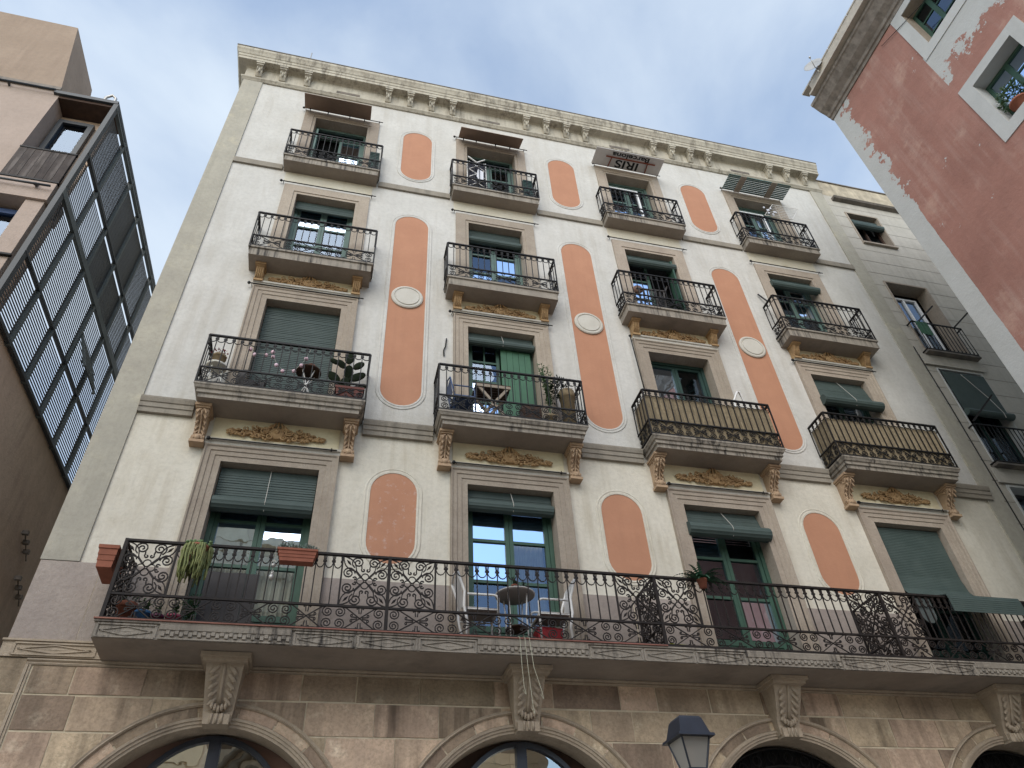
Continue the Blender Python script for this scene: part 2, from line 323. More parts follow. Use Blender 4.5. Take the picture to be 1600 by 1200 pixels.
def red_wall_mat():
    # red lime paint, flaked away to grey render along the corner and in patches
    m = mat('red_lime_paint', (.375, .19, .15), (.285, .14, .11), .55, .93, .45, 12, blot=.9, blot_c=(.50, .325, .255), blot_sc=.9, fine=.25, streak=.4, streak_c=(.46, .32, .27), streak_sc=5)
    t = m.node_tree; l = t.links.new; b = t.nodes['Principled BSDF']; old = b.inputs['Base Color'].links[0].from_socket
    def N(ty, **k):
        n = t.nodes.new(ty)
        for a, v in k.items(): setattr(n, a, v)
        return n
    def math_(op, a, b_=None, c_=None):
        n = N('ShaderNodeMath', operation=op)
        for i, v in enumerate((a, b_, c_)):
            if v is None: continue
            if isinstance(v, (int, float)): n.inputs[i].default_value = v
            else: l(v, n.inputs[i])
        return n.outputs[0]
    def noise(sc, det, ro=.6, map_=None):
        n = N('ShaderNodeTexNoise'); n.inputs['Scale'].default_value = sc; n.inputs['Detail'].default_value = det; n.inputs['Roughness'].default_value = ro
        l(geo.outputs['Position'], n.inputs['Vector']); return n.outputs['Fac']
    geo = N('ShaderNodeNewGeometry'); sp = N('ShaderNodeSeparateXYZ'); l(geo.outputs['Position'], sp.inputs[0]); Y, Z = sp.outputs[1], sp.outputs[2]
    n1_ = noise(3.2, 9, .68); nn = math_('SUBTRACT', n1_, .5)
    hi = N('ShaderNodeMapRange'); l(Z, hi.inputs[0]); hi.inputs[1].default_value = 14.2; hi.inputs[2].default_value = 15.6; hi.inputs[3].default_value = .05; hi.inputs[4].default_value = 2.0
    m1 = math_('GREATER_THAN', math_('ADD', math_('ADD', Y, 3.42), math_('MULTIPLY', nn, hi.outputs[0])), 0)
    lo = math_('ADD', math_('SUBTRACT', Z, 16.15), math_('MULTIPLY', nn, 2.6)); sd_ = math_('SUBTRACT', -5.42, Y); up_ = math_('SUBTRACT', 17.1, Z)
    m2 = math_('GREATER_THAN', math_('MINIMUM', math_('MINIMUM', lo, sd_), up_), 0)
    m2 = math_('MULTIPLY', m2, math_('GREATER_THAN', math_('ADD', math_('SUBTRACT', Z, 15.75), math_('MULTIPLY', nn, .3)), 0))
    n3_ = noise(1.5, 10, .74); m3 = math_('GREATER_THAN', n3_, .645)
    mk = math_('MAXIMUM', math_('MAXIMUM', m1, m2), m3)
    g2 = N('ShaderNodeMix', data_type='RGBA'); g2.inputs[6].default_value = (.50, .50, .485, 1); g2.inputs[7].default_value = (.40, .395, .375, 1); l(noise(2.4, 6), g2.inputs[0])
    mx = N('ShaderNodeMix', data_type='RGBA'); l(mk, mx.inputs[0]); l(old, mx.inputs[6]); l(g2.outputs[2], mx.inputs[7]); l(mx.outputs[2], b.inputs['Base Color'])
    return m
M['red'] = red_wall_mat()

# ------------------------------------------------------------------ setting: ground
g = MB(); g.box(-150, 150, -150, 150, -.3, 0)
obj('street', g, M['asphalt'], kind='structure')

# ------------------------------------------------------------------ main building
C = [-1.165 + 3.92 * i for i in range(4)]          # window axes
PC = [.795 + 3.92 * i for i in range(3)]            # painted panel axes
X0, X1 = -3.82, 13.31
TOP = 21.83
BASE = Vector((4.75, 0, 0))
B = thing('apartment_building', 'cream and terracotta five storey apartment house with iron balconies', 'building', BASE)
ROWS = {'A': dict(hw=.75, z0=5.60, z1=8.54, ow=.285), 'B': dict(hw=.70, z0=9.64, z1=12.38, ow=.30),
        'C': dict(hw=.65, z0=13.38, z1=15.95, ow=.30), 'D': dict(hw=.65, z0=16.98, z1=19.37, ow=.29)}
# plastered wall, cut round the openings
xs = sorted({X0, X1, *[c + s * ROWS[r]['hw'] for c in C for r in ROWS for s in (-1, 1)]})
zs = sorted({5.36, 9.4, 20.9, *[ROWS[r][k] for r in ROWS for k in ('z0', 'z1')]})
w = MB(); wlow = MB()
for i in range(len(xs) - 1):
    for j in range(len(zs) - 1):
        xm, zm = (xs[i] + xs[i + 1]) / 2, (zs[j] + zs[j + 1]) / 2
        if any(abs(xm - c) < q['hw'] and q['z0'] < zm < q['z1'] for c in C for q in ROWS.values()): continue
        (w if zm > 9.4 else wlow).add([(xs[i], 0, zs[j]), (xs[i + 1], 0, zs[j]), (xs[i + 1], 0, zs[j + 1]), (xs[i], 0, zs[j + 1])], [(0, 1, 2, 3)])
wo = obj('wall', w, M['plaster'], B, BASE * 0); obj('lower_wall', wlow, M['plaster_cream'], B)
b = MB(); b.box(X0 + .02, X1 - .02, .62, 9, 0, 21.4); obj('dark_core', b, M['dark'], B)  # near-black box for the dark rooms, also keeps skylight from behind the panes
b = MB(); b.box(X0, X0 + .018, .001, 9, 0, 21.2); b.box(X1 - .018, X1, .5, 9, 0, 21.2); b.box(X0, X1, .0, 9, 21.42, 21.5); obj('side_wall', b, M['pilaster'], B)
# pilasters
for a, c_ in ((X0 - .01, -3.35), (12.89, X1 + .005)):
    b = MB(); b.box(a, c_, -.03, .05, 6.70, 20.72); obj('pilaster', b, M['pilaster'], B)
# string courses, butting against the balcony slabs
def string(z0, z1, d, segs, prof):
    for a, c_ in segs:
        b = MB(); b.profx([(y * d, z0 + (z1 - z0) * t) for y, t in prof], a, c_); obj('string_course', b, M['course'], B)
prof_s = [(.2, 0), (-.55, 0), (-.55, .3), (-.7, .34), (-.7, .62), (-.85, .66), (-1, .9), (-1, 1), (.2, 1)]
segB = [(-3.345, C[0] - 1.36)] + [(C[i] + 1.36, C[i + 1] - 1.36) for i in range(3)] + [(C[3] + 1.36, 13.02)]
string(9.34, 9.635, .11, segB, prof_s)
segD = [(-3.345, C[0] - 1.10)] + [(C[i] + 1.10, C[i + 1] - 1.10) for i in range(3)] + [(C[3] + 1.10, 12.885)]
string(16.78, 16.96, .05, segD, [(.2, 0), (-1, 0), (-1, 1), (.2, 1)])

# cornice with its brackets
cp = [(.1, 20.62), (-.035, 20.62), (-.06, 20.66), (-.09, 20.70), (-.09, 20.74), (-.03, 20.78), (-.03, 21.27), (-.07, 21.30), (-.26, 21.31), (-.26, 21.42), (-.275, 21.43),
      (-.285, 21.52), (-.30, 21.53), (-.33, 21.62), (-.36, 21.68), (-.36, 21.78), (.1, 21.78)]
b = MB(); n = len(cp); vs = []
for (y, z) in cp: vs.append((X0 + min(y, 0) , y, z))
for (y, z) in cp: vs.append((X1 + .03, y, z))
for (y, z) in cp: vs.append((X0 + min(y, 0), 2.2, z))
b.add(vs, [(i, (i + 1) % n, n + (i + 1) % n, n + i) for i in range(n)] + [(i, (i + 1) % n, 2 * n + (i + 1) % n, 2 * n + i) for i in range(n - 1)] + [tuple(range(n, 2 * n)), tuple(range(2 * n, 3 * n))])
cor = obj('cornice', b, M['cornice'], B)
b = MB(); b.box(X0 - .37, X1 + .04, -.372, .3, 21.782, 21.815); b.box(X0 - .37, X0, .301, 2.2, 21.782, 21.815); obj('coping', b, M['capstone'], cor)
b = MB()
b.profx([(0, .43), (-.225, .43), (-.225, .36), (-.195, .36), (-.19, .31), (-.15, .28), (-.10, .10), (-.055, .02), (-.04, 0), (0, 0)], -.075, .075)
b.box(-.105, .105, -.236, 0, .37, .432); b.box(-.09, .09, -.21, 0, .31, .36)
for s in (-1, 1): b.ell((s * .055, -.13, .24), (.02, .05, .07), 6, 4)
b.ell((0, -.135, .15), (.03, .035, .11), 6, 4); bm_ = b.mesh('cornice_bracket')
bx = [-3.5, -2.9, -2.26] + [p_ + d for p_ in PC for d in (-.89, -.29, .31, .90)] + [11.59, 12.2, 12.82]
for x in bx: obj('cornice_bracket', bm_, M['cornice'], cor, (x, -.03, 20.845))
for i, c in enumerate(C):
    b = MB(); b.box(c - .31, c + .31, -.04, 0, 20.86, 20.96); obj('vent_slot', b, M['capstone'], B)

# stone surrounds round the openings
def surround(r):
    q = ROWS[r]; hw, z0, z1, ow = q['hw'], q['z0'], q['z1'], q['ow']
    if r in 'AB': pr = [(0, .36), (0, -.030), (ow * .34, -.030), (ow * .36, -.045), (ow * .62, -.045), (ow * .65, -.06), (ow * .86, -.06), (ow * .92, -.08), (ow, -.08), (ow, .01)]
    else: pr = [(0, .36), (0, -.022), (ow * .22, -.022), (ow * .25, -.040), (ow, -.040), (ow, .01)]
    m = MB(); vs = []; n = len(pr)
    for o, y in pr: vs += [(-hw - o, y, z0), (-hw - o, y, z1 + o), (hw + o, y, z1 + o), (hw + o, y, z0)]
    m.add(vs, [(4 * i + k, 4 * i + 4 + k, 4 * i + 5 + k, 4 * i + 1 + k) for i in range(n - 1) for k in range(3)])
    return m.mesh('window_surround')
for r in ROWS:
    me = surround(r)
    for c in C:
        so = obj('window_surround', me, M['surround'], B, (c, 0, 0))
        if r in 'AB':
            q = ROWS[r]; zt = q['z1'] + q['ow']; e = q['hw'] + q['ow']
            b = MB(); b.profx([(0, zt), (-.075, zt + .002), (-.085, zt + .05), (-.11, zt + .06), (-.12, zt + .09), (0, zt + .10)], -e - .01, e + .01)
            obj('lintel_cap', b, M['moulding'], so, (c, 0, 0))

# cream spandrels, stucco ornaments, curtain rods over the openings
def ornament(W_, H_):
    m = MB(); r_ = random.Random(3)
    for k in range(9):                                   # shell
        a = pi * (k + .5) / 9; d = H_ * .44
        p = (cos(a) * d * .95, -.045, H_ * .36 + sin(a) * d * .9)
        m.ell(p, (.022, .03, .075), 6, 4, Matrix.Rotation(-(a - pi / 2), 3, 'Y').transposed())
    m.ell((0, 0, H_ * .36), (W_ * .47, .022, .075), 20, 6); m.ell((0, 0, H_ * .38), (.34, .03, .13), 16, 6)
    m.ell((0, -.04, H_ * .40), (.13, .035, .12), 10, 6); m.ell((0, -.07, H_ * .45), (.045, .03, .05), 8, 5)
    for s in (-1, 1):
        for (cx, cz, rr) in ((.21, .20, .085), (.37, .24, .06), (.12, .09, .06), (.50, .20, .05), (.30, .08, .05)):
            pts = [(s * (cx + rr * (1 - t * .16) * cos(t * 1.3 + 2)), -.05 - .01 * t, cz * H_ / .46 + rr * (1 - t * .16) * sin(t * 1.3 + 2)) for t in [q * .5 for q in range(11)]]
            m.tube(pts, [.017 * (1 - .05 * i) for i in range(len(pts))], 5)
            m.ell((s * cx, -.05, cz * H_ / .46), (rr * .35, .03, rr * .35), 6, 4)
        x = .08
        while x < W_ / 2:
            h = H_ * (.52 * (1 - (2 * x / W_)) ** .8 + .12)
            for _ in range(3):
                a = r_.uniform(-.9, .9); zc = H_ * .38 - (x / (W_ / 2)) * .03 + r_.uniform(-.5, .5) * h
                m.ell((s * x, -.03 - r_.uniform(0, .015), zc), (.045, .026, .019), 6, 4, Matrix.Rotation(a, 3, 'Y'))
            x += .03
        m.ell((s * (W_ / 2 - .01), -.03, H_ * .36), (.055, .025, .028), 8, 4)
    return m.mesh('ornament')
om = ornament(1.5, .46)
for r, zb, zt in (('B', 8.93, 9.40), ('C', 12.78, 13.14)):
    for c in C:
        b = MB(); b.box(c - 1.0, c + 1.0, -.012, 0, zb, zt); sp = obj('spandrel_panel', b, M['cream'], B)
        o = obj('ornament', om, M['ochre'], sp, (c, -.012, zb + .045 if r == 'B' else zb + .0))
        if r == 'C': o.scale = (.98, 1, .92)
for c in C:
    b = MB(); b.box(c - 1.0, c + .98, -.006, 0, 16.37, 16.76); obj('spandrel_panel', b, M['cream_pale'], B)
def rod(x0, x1, y, z):
    m = MB(); m.tube([(x0, y, z), (x1, y, z)], .011, 6); m.ell((x0, y, z), (.035, .03, .035), 7, 4)
    m.tube([(x1 - .09, y, z - .035), (x1 - .09, y, z + .035)], .008, 5)
    for x in (x0 + .05, x1 - .10): m.tube([(x, y, z), (x, 0, z)], .008, 5)
    return m
for i, c in enumerate(C):
    if not (i == 2): obj('curtain_rod', rod(c - 1.08, c + 1.10, -.09, 12.69), M['iron'], B)
    obj('curtain_rod', rod(c - 1.0, c + .99, -.13, 8.885), M['iron'], B)
    obj('curtain_rod', rod(c - 1.04, c + 1.08, -.07, 16.29), M['iron'], B)
    obj('curtain_rod', rod(c - 1.0, c + 1.02, -.08, 19.66), M['iron'], B)
m = MB(); m.tube([(C[2] - 1.08, -.09, 12.72), (C[2] - 1.06, -.16, 10.75)], .014, 6); m.ell((C[2] - 1.08, -.09, 12.72), (.035, .03, .035), 7, 4); obj('curtain_rod', m, M['iron'], B)

# painted panels with their raised rims and medallions
def stadium(hw, z0, z1, o=0, n=14):
    pts = []; r = hw + o
    for k in range(n + 1): a = pi * k / n; pts.append((r * cos(a), z1 - hw + r * sin(a)))
    for k in range(n + 1): a = pi + pi * k / n; pts.append((r * cos(a), z0 + hw + r * sin(a)))
    return pts
def ring(hw, z0, z1, prof):
    m = MB(); loops = [[(x, y, z) for x, z in stadium(hw, z0, z1, o)] for o, y in prof]; n = len(loops[0])
    m.add([v for l_ in loops for v in l_], [(i * n + j, i * n + (j + 1) % n, (i + 1) * n + (j + 1) % n, (i + 1) * n + j) for i in range(len(prof) - 1) for j in range(n)])
    return m.mesh('panel_rim')
for z0, z1 in ((6.98, 8.63), (10.10, 15.81), (17.37, 19.58)):
    f = MB(); pts = stadium(.375, z0, z1); f.profy(pts, -.006, .0); pm = f.mesh('painted_panel')
    rm = ring(.375, z0, z1, [(-.002, -.004), (0, -.014), (.03, -.017), (.036, -.008), (.062, -.008), (.068, -.015), (.085, -.013), (.092, -.0)])
    for i, c in enumerate(PC):
        po = obj('painted_panel', pm if not (i == 0 and z0 < 9) else pm.copy(), M['terracotta'], B, (c, 0, 0))
        if i == 0 and z0 < 9:
            po.data.materials.clear(); po.data.materials.append(M['terracotta_worn'])
        obj('panel_rim', rm, M['plaster_cream'] if z0 < 9 else M['plaster'], po, (c, 0, 0))
        if z0 > 9 and z1 < 16:
            d = MB(); n = 28; prof = [(.325, 0), (.325, -.03), (.30, -.045), (.27, -.045), (.265, -.03), (.25, -.03), (.24, -.05), (.0, -.055)]
            vs = [(r_ * cos(2 * pi * j / n), y, r_ * sin(2 * pi * j / n)) for r_, y in prof[:-1] for j in range(n)] + [(0, -.055, 0)]
            fs = [(k * n + j, k * n + (j + 1) % n, (k + 1) * n + (j + 1) % n, (k + 1) * n + j) for k in range(len(prof) - 2) for j in range(n)] + [((len(prof) - 2) * n + j, (len(prof) - 2) * n + (j + 1) % n, len(vs) - 1) for j in range(n)]
            d.add(vs, fs); obj('medallion', d, M['moulding'], po, (c, -.006, 13.0))

# ---------------- wrought iron
def spiral(cu, cv, r, a0, d, turns=1.9, n=20):
    return [(cu + r * (1 - .86 * t) * cos(a0 + d * turns * 2 * pi * t), cv + r * (1 - .86 * t) * sin(a0 + d * turns * 2 * pi * t)) for t in [i / n for i in range(n + 1)]]
def band(L_, vb, vt, nx, wb=.30, wh=.15, ux=0):
    h = vt - vb; vm = (vb + vt) / 2; out_ = []; r = min(h * .235, wb * .26)
    wx = (L_ - (nx - 1) * wb - 2 * wh) / nx; u = wh
    def blk(u_, side):
        for s in side:
            out_.append(spiral(u_ + s * r * 1.06, vm + r * 1.04, r, pi / 2 if s > 0 else pi / 2, -s))
            out_.append(spiral(u_ + s * r * 1.06, vm - r * 1.04, r, -pi / 2, s))
    blk(.02, (1,)); blk(L_ - .02, (-1,))
    for k in range(nx):
        a, b_ = u - wb * .20, u + wx + wb * .20; um = (a + b_) / 2
        for s in (1, -1):
            out_.append([(a, vm - s * h * .47), (a + .12 * (b_ - a), vm - s * h * .43), (um, vm), (b_ - .12 * (b_ - a), vm + s * h * .43), (b_, vm + s * h * .47)])
        cw = min(wx * .34, .17)
        for s in (-1, 1):
            for t in (-1, 1):
                out_.append([(um + s * cw * .25, vm + t * h * .03), (um + s * cw * .7, vm + t * h * .05)] + spiral(um + s * cw * .86, vm + t * (h * .05 + .022), .022, -t * pi / 2, s * t, 1.0, 8))
                out_.append([(um + s * .012, vm + t * h * .20), (um + s * .018, vm + t * h * .36)] + spiral(um + s * .036, vm + t * h * .42, .018, pi if s > 0 else 0, -s * t, .9, 6))
        u += wx
        if k < nx - 1: blk(u + wb / 2, (-1, 1)); u += wb
    return out_
def scallops(L_, vt, n, hh):
    out_ = []; dots = []; s = L_ / n
    for i in range(n):
        a, b_ = i * s, (i + 1) * s; um = (a + b_) / 2; r = s * .44; cz = vt - hh * .55
        pts = [(um - r * .75, vt - .005)] + [(um + r * cos(q), cz + (hh * .45) * sin(q)) for q in [pi - .5 + (pi + 1.0) * k / 10 for k in range(11)]] + [(um + r * .75, vt - .005)]
        out_.append(pts); dots += [(um - r * .86, cz + .012), (um + r * .86, cz + .012)]
    return out_, dots
def rail_side(m, Mp, L_, zt, zm, zb, nb, nx, r=.0105, hh=.135, scal=True, bars=None, wb=.30, wh=.15):
    """one flat run of railing: Mp(u,v) maps run length and height to space"""
    def T(pts, rr, n=4): m.tube([Mp(u, v) for u, v in pts], rr, n)
    for v, w_, h_ in ((zt, .042, .030), (zm, .028, .026), (zb, .030, .028)): m.bar(Mp(0, v), Mp(L_, v), w_, h_)
    s = L_ / nb
    for i in range(nb + 1): T([(i * s, zm), (i * s, zt)], r)
    if scal:
        cs, dots = scallops(L_, zt - .012, nb, hh)
        for c_ in cs: T(c_, r * .8)
        for d in dots: m.obox(Mp(*d), (.012, 0, 0), (0, .011, 0), (0, 0, .012))
    for c_ in band(L_, zb, zm, nx, wb, wh): T(c_, r * .85)
def balcony_rail(hw, d, zt, zm, zb, nb, nx, ns):
    m = MB(); dd = d - .035
    rail_side(m, lambda u, v: (-hw + u, -dd, v), 2 * hw, zt, zm, zb, nb, nx)
    for s in (-1, 1):
        rail_side(m, lambda u, v, s=s: (s * hw, -dd + u, v), dd - .01, zt, zm, zb, ns, 1, wb=.2, wh=min(.15, dd * .3))
        m.bar((s * hw, -dd, zb - .05), (s * hw, -dd, zt + .01), .024, .024)
    return m.mesh('railing')
def slab_mesh(hw, d, z0, z1, moulded):
    m = MB(); h = z1 - z0
    if moulded: pr = [(0, -.085), (.30, -.085), (.34, -.055), (.60, -.055), (.64, -.03), (.82, -.01), (.86, 0), (1, 0)]
    else: pr = [(0, -.03), (.78, -.03), (.82, 0), (1, 0)]
    loops = [[(-hw - o, 0, z0 + t * h), (-hw - o, -d - o, z0 + t * h), (hw + o, -d - o, z0 + t * h), (hw + o, 0, z0 + t * h)] for t, o in pr]
    n = len(loops)
    m.add([v for l_ in loops for v in l_], [(4 * i + k, 4 * i + k + 1, 4 * i + k + 5, 4 * i + k + 4) for i in range(n - 1) for k in range(3)] + [tuple(4 * (n - 1) + k for k in range(4))])
    s = MB(); o = pr[0][1]; s.add([(-hw - o, 0, z0), (-hw - o, -d - o, z0), (hw + o, -d - o, z0), (hw + o, 0, z0)], [(0, 1, 2, 3)])
    return m.mesh('balcony'), s.mesh('underside')
BAL = {'B': dict(hw=1.345, d=.58, z0=9.40, z1=9.645, zt=10.73, zm=10.0, zb=9.68, nb=20, nx=4, ns=4, mould=True),
       'C': dict(hw=1.20, d=.46, z0=13.14, z1=13.385, zt=14.50, zm=13.75, zb=13.42, nb=18, nx=3, ns=3, mould=False),
       'D': dict(hw=1.09, d=.35, z0=16.77, z1=16.985, zt=18.10, zm=17.39, zb=17.03, nb=16, nx=3, ns=2, mould=False)}
# corbels
def corbel_scroll():
    m = MB(); pr = [(0, 0), (-.33, 0), (-.34, -.05), (-.31, -.07), (-.315, -.12), (-.27, -.19), (-.19, -.25), (-.13, -.33), (-.105, -.42), (-.125, -.49), (-.15, -.53), (-.14, -.575), (-.09, -.60), (0, -.60)]
    m.profx(pr, -.085, .085); m.box(-.125, .125, -.37, 0, -.045, .0); m.box(-.105, .105, -.34, 0, -.075, -.045)
    m.box(-.11, .11, -.165, 0, -.625, -.575)
    path = [(-.32, -.13), (-.275, -.20), (-.195, -.265), (-.14, -.34), (-.12, -.42), (-.145, -.51)]
    for y, z in path:
        for s in (-1, 1):
            m.ell((s * .048, y - .002, z + .01), (.022, .016, .055), 7, 4, Matrix.Rotation(-s * .75, 3, 'Y')); m.ell((s * .06, y - .006, z - .03), (.014, .014, .036), 6, 4, Matrix.Rotation(-s * .35, 3, 'Y'))
    m.tube([(0, y - .012, z) for y, z in path], .014, 5)
    m.ell((0, -.15, -.53), (.055, .04, .055), 8, 5)
    for s in (-1, 1):
        for k, (rr, y, z) in enumerate(((.085, -.235, -.125), (.05, -.10, -.52))):
            pts = [(s * .09, y + rr * (1 - .85 * t) * cos(9 * t), z + rr * (1 - .85 * t) * sin(9 * t)) for t in [i / 14 for i in range(15)]]
            m.tube(pts, .013, 5)
    return m.mesh('corbel')
def corbel_fluted():
    m = MB(); m.profx([(0, 0), (-.25, 0), (-.25, -.06), (-.21, -.08), (-.17, -.20), (-.12, -.33), (-.115, -.36), (0, -.36)], -.075, .075)
    m.box(-.10, .10, -.275, 0, -.05, 0); m.box(-.085, .085, -.14, 0, -.385, -.335)
    for k in range(4):
        x = -.054 + k * .036; m.tube([(x, -.215, -.09), (x, -.175, -.20), (x, -.128, -.32)], .013, 5)
    for s in (-1, 1):
        for k in range(5): m.ell((s * .06, -.20 + k * .02, -.11 - k * .05), (.015, .02, .022), 5, 4)
    return m.mesh('corbel')
CB = {'B': (corbel_scroll(), 1.16, 9.395), 'C': (corbel_fluted(), .93, 13.135)}
for r, q in BAL.items():
    sm_, um_ = slab_mesh(q['hw'] - .0, q['d'], q['z0'], q['z1'], q['mould'])
    rm = balcony_rail(q['hw'], q['d'], q['zt'], q['zm'], q['zb'], q['nb'], q['nx'], q['ns'])
    for c in C:
        bo = obj('balcony', sm_, M['slab'], B, (c, 0, 0)); obj('underside', um_, M['soffit'], bo, (c, 0, 0)); obj('railing', rm, M['iron'], bo, (c, 0, 0))
        if r in CB:
            me, dx, zz = CB[r]
            for s in (-1, 1): obj('corbel', me, M['corbel'] if r == 'B' else M['ochre'], bo, (c + s * dx, 0, zz))

# ---------------- long first floor balcony
LX0, LX1, LD, LZ0, LZ1 = -2.68, 12.11, .76, 5.37, 5.585
m = MB(); m.box(LX0, LX1, -LD, .0, LZ0 + .002, LZ1)
m.box(LX0 - .02, LX1 + .02, -LD - .022, 0, LZ1 - .02, LZ1 + .004)
lb = obj('long_balcony', m, M['slab'], B)
m = MB(); m.add([(LX0, -LD, LZ0), (LX1, -LD, LZ0), (LX1, 0, LZ0), (LX0, 0, LZ0)], [(0, 1, 2, 3)]); obj('underside', m, M['soffit'], lb)
def diamond(m, x0, x1, y, z0, z1, t=.012):
    for a, b_ in (((x0, z0), (x1, z0)), ((x0, z1), (x1, z1)), ((x0, z0), (x0, z1)), ((x1, z0), (x1, z1))): m.bar((a[0], y, a[1]), (b_[0], y, b_[1]), .03, t * 1.6)
    xm, zm = (x0 + x1) / 2, (z0 + z1) / 2; e = .03
    for s in (-1, 1):
        for s2 in (-1, 1): m.bar((xm, y, zm + s * (z1 - z0) * .36), (xm + s2 * (x1 - x0) * .45, y, zm), .024, t)
    m.add([(x0 + .04, y + .01, zm), (xm, y + .01, z0 + .03), (x1 - .04, y + .01, zm), (xm, y + .01, z1 - .03), (xm, y - .006, zm)], [(0, 1, 4), (1, 2, 4), (2, 3, 4), (3, 0, 4)])
dz0, dz1, dy = LZ0 + .015, LZ1 - .045, -LD
segs = [LX0 + .02]
for i, c in enumerate(C):
    f0, f1 = c - .79, c + .75
    nxt = (C[i + 1] - .79) if i < 3 else LX1 - .02
    m = MB(); m.profx([(dy, dz0 - .005), (dy - .02, dz0 - .005), (dy - .02, dz0 + .012), (dy - .008, dz0 + .016), (dy - .008, dz1 - .05), (dy - .022, dz1 - .045), (dy - .03, dz1 + .02), (dy, dz1 + .02)], f0, f1)
    x = f0 + .03; k = 0
    while x < f1 - .05:
        m.box(x, x + .042, dy - .028, dy, dz0 + .03 + (.025 if k % 2 else 0), dz1 - .075 + (.02 if k % 2 else 0)); x += .052; k += 1
    obj('fret_frieze', m, M['slab'], lb)
    n = 3 if i < 3 else 1
    for k in range(n):
        m = MB(); a = f1 + .02 + (nxt - f1 - .02) * k / n; b_ = f1 + .02 + (nxt - f1 - .02) * (k + 1) / n; diamond(m, a + .02, b_ - .02, dy, dz0, dz1); obj('diamond_panel', m, M['slab'], lb)
m = MB(); diamond(m, LX0 + .03, C[0] - .83, dy, dz0, dz1); obj('diamond_panel', m, M['slab'], lb)
# clay tile edge along the two left thirds, one tile at a time
x = LX0 - .03
while x < 4.66:
    m = MB(); e = min(x + .288, 4.69); m.box(x, e, -LD - .04, -LD + .2, LZ1 + .006, LZ1 + .021); obj('edge_tile', m, M['tile_edge'], lb); x += .29
# iron: posts at the party lines, ornamental squares beside them, plain bars between
def orn_square(m, Mp, L_, zb, zt, r=.0112):
    def T(pts, rr=None, n=4): m.tube([Mp(u, v) for u, v in pts], rr or r, n)
    um, vm = L_ / 2, (zb + zt) / 2; h = (zt - zb) / 2; w_ = L_ / 2
    for k in range(4):
        a = pi / 2 * k; cx, cz = um + .062 * cos(a), vm + .062 * sin(a)
        T([(cx + .048 * cos(q), cz + .048 * sin(q)) for q in [2 * pi * i / 12 for i in range(13)]], r * .8)
    for su in (-1, 1):
        for sv_ in (-1, 1):
            P0 = (um + su * .05, vm + sv_ * .05); P1 = (um + su * w_ * .97, vm + sv_ * h * .96)
            du, dv = P1[0] - P0[0], P1[1] - P0[1]; ln = math.hypot(du, dv); nu_, nv_ = -dv / ln, du / ln
            for s in (-1, 1):
                T([(P0[0] + du * t + s * nu_ * .062 * sin(pi * max(0, (t - .28) / .72)) , P0[1] + dv * t + s * nv_ * .062 * sin(pi * max(0, (t - .28) / .72))) for t in [i / 9 for i in range(10)]], r * .9)
            pm = (P0[0] + du * .70, P0[1] + dv * .70)
            a_, b_ = Mp(pm[0] - du * .13, pm[1] - dv * .13), Mp(pm[0] + du * .13, pm[1] + dv * .13)
            m.tube([a_, Mp(*pm), b_], [.003, .019, .003], 5)
            T([P0, (P0[0] + du * .32, P0[1] + dv * .32)], r * 1.5)
    for s in (-1, 1):
        T(spiral(um + s * .108, vm + h * .73, .088, -pi / 2 + .5 * s, s, 1.9)); T(spiral(um + s * .108, vm - h * .73, .088, pi / 2 - .5 * s, -s, 1.9))
        T(spiral(um + w_ * .70, vm + s * .108, .085, pi, -s, 1.9)); T(spiral(um - w_ * .70, vm + s * .108, .085, 0, s, 1.9))
        T([(um + s * .06, vm + h * .62)] + spiral(um + s * .03, vm + h * .44, .032, pi / 2 - s * .8, -s, .95, 9)); T([(um + s * .06, vm - h * .62)] + spiral(um + s * .03, vm - h * .44, .032, -pi / 2 + s * .8, s, .95, 9))
        T(spiral(um + w_ * .42, vm + s * .03, .03, .3 * s, s, .95, 9)); T(spiral(um - w_ * .42, vm + s * .03, .03, pi - .3 * s, -s, .95, 9))
zt, zm_, zb_ = 6.68, 5.94, 5.625
posts = [LX0 + .03, .75, 4.70, 8.62, LX1 - .03]
ry = -LD + .03
for i in range(4):
    a, e = posts[i], posts[i + 1]
    m = MB(); Mp = lambda u, v: (a + u, ry, v); Lg = e - a
    for v, w_, h_ in ((zt, .05, .032), (zm_, .034, .028), (zb_, .034, .030)): m.bar(Mp(0, v), Mp(Lg, v), w_, h_)
    m.box(a - .022, a + .022, ry - .022, ry + .022, LZ1, zt + .02)
    ow = .64
    orn_square(m, Mp, ow, zm_, zt); orn_square(m, lambda u, v: (e - ow + u, ry, v), ow, zm_, zt)
    m.bar(Mp(ow, zm_), Mp(ow, zt), .024, .024); m.bar(Mp(Lg - ow, zm_), Mp(Lg - ow, zt), .024, .024)
    nb = 18; s = (Lg - 2 * ow) / nb
    for k in range(1, nb): m.tube([Mp(ow + k * s, zm_), Mp(ow + k * s, zt)], .0105, 4)
    cs, dots = scallops(Lg - 2 * ow, zt - .012, nb, .19)
    for c_ in cs: m.tube([Mp(ow + u, v) for u, v in c_], .0088, 4)
    for d in dots: m.obox(Mp(ow + d[0], d[1]), (.012, 0, 0), (0, .011, 0), (0, 0, .013))
    for c_ in band(Lg, zb_, zm_, 5, .33, .17): m.tube([Mp(u, v) for u, v in c_], .0098, 4)
    obj('railing', m, M['iron_brown'], lb)
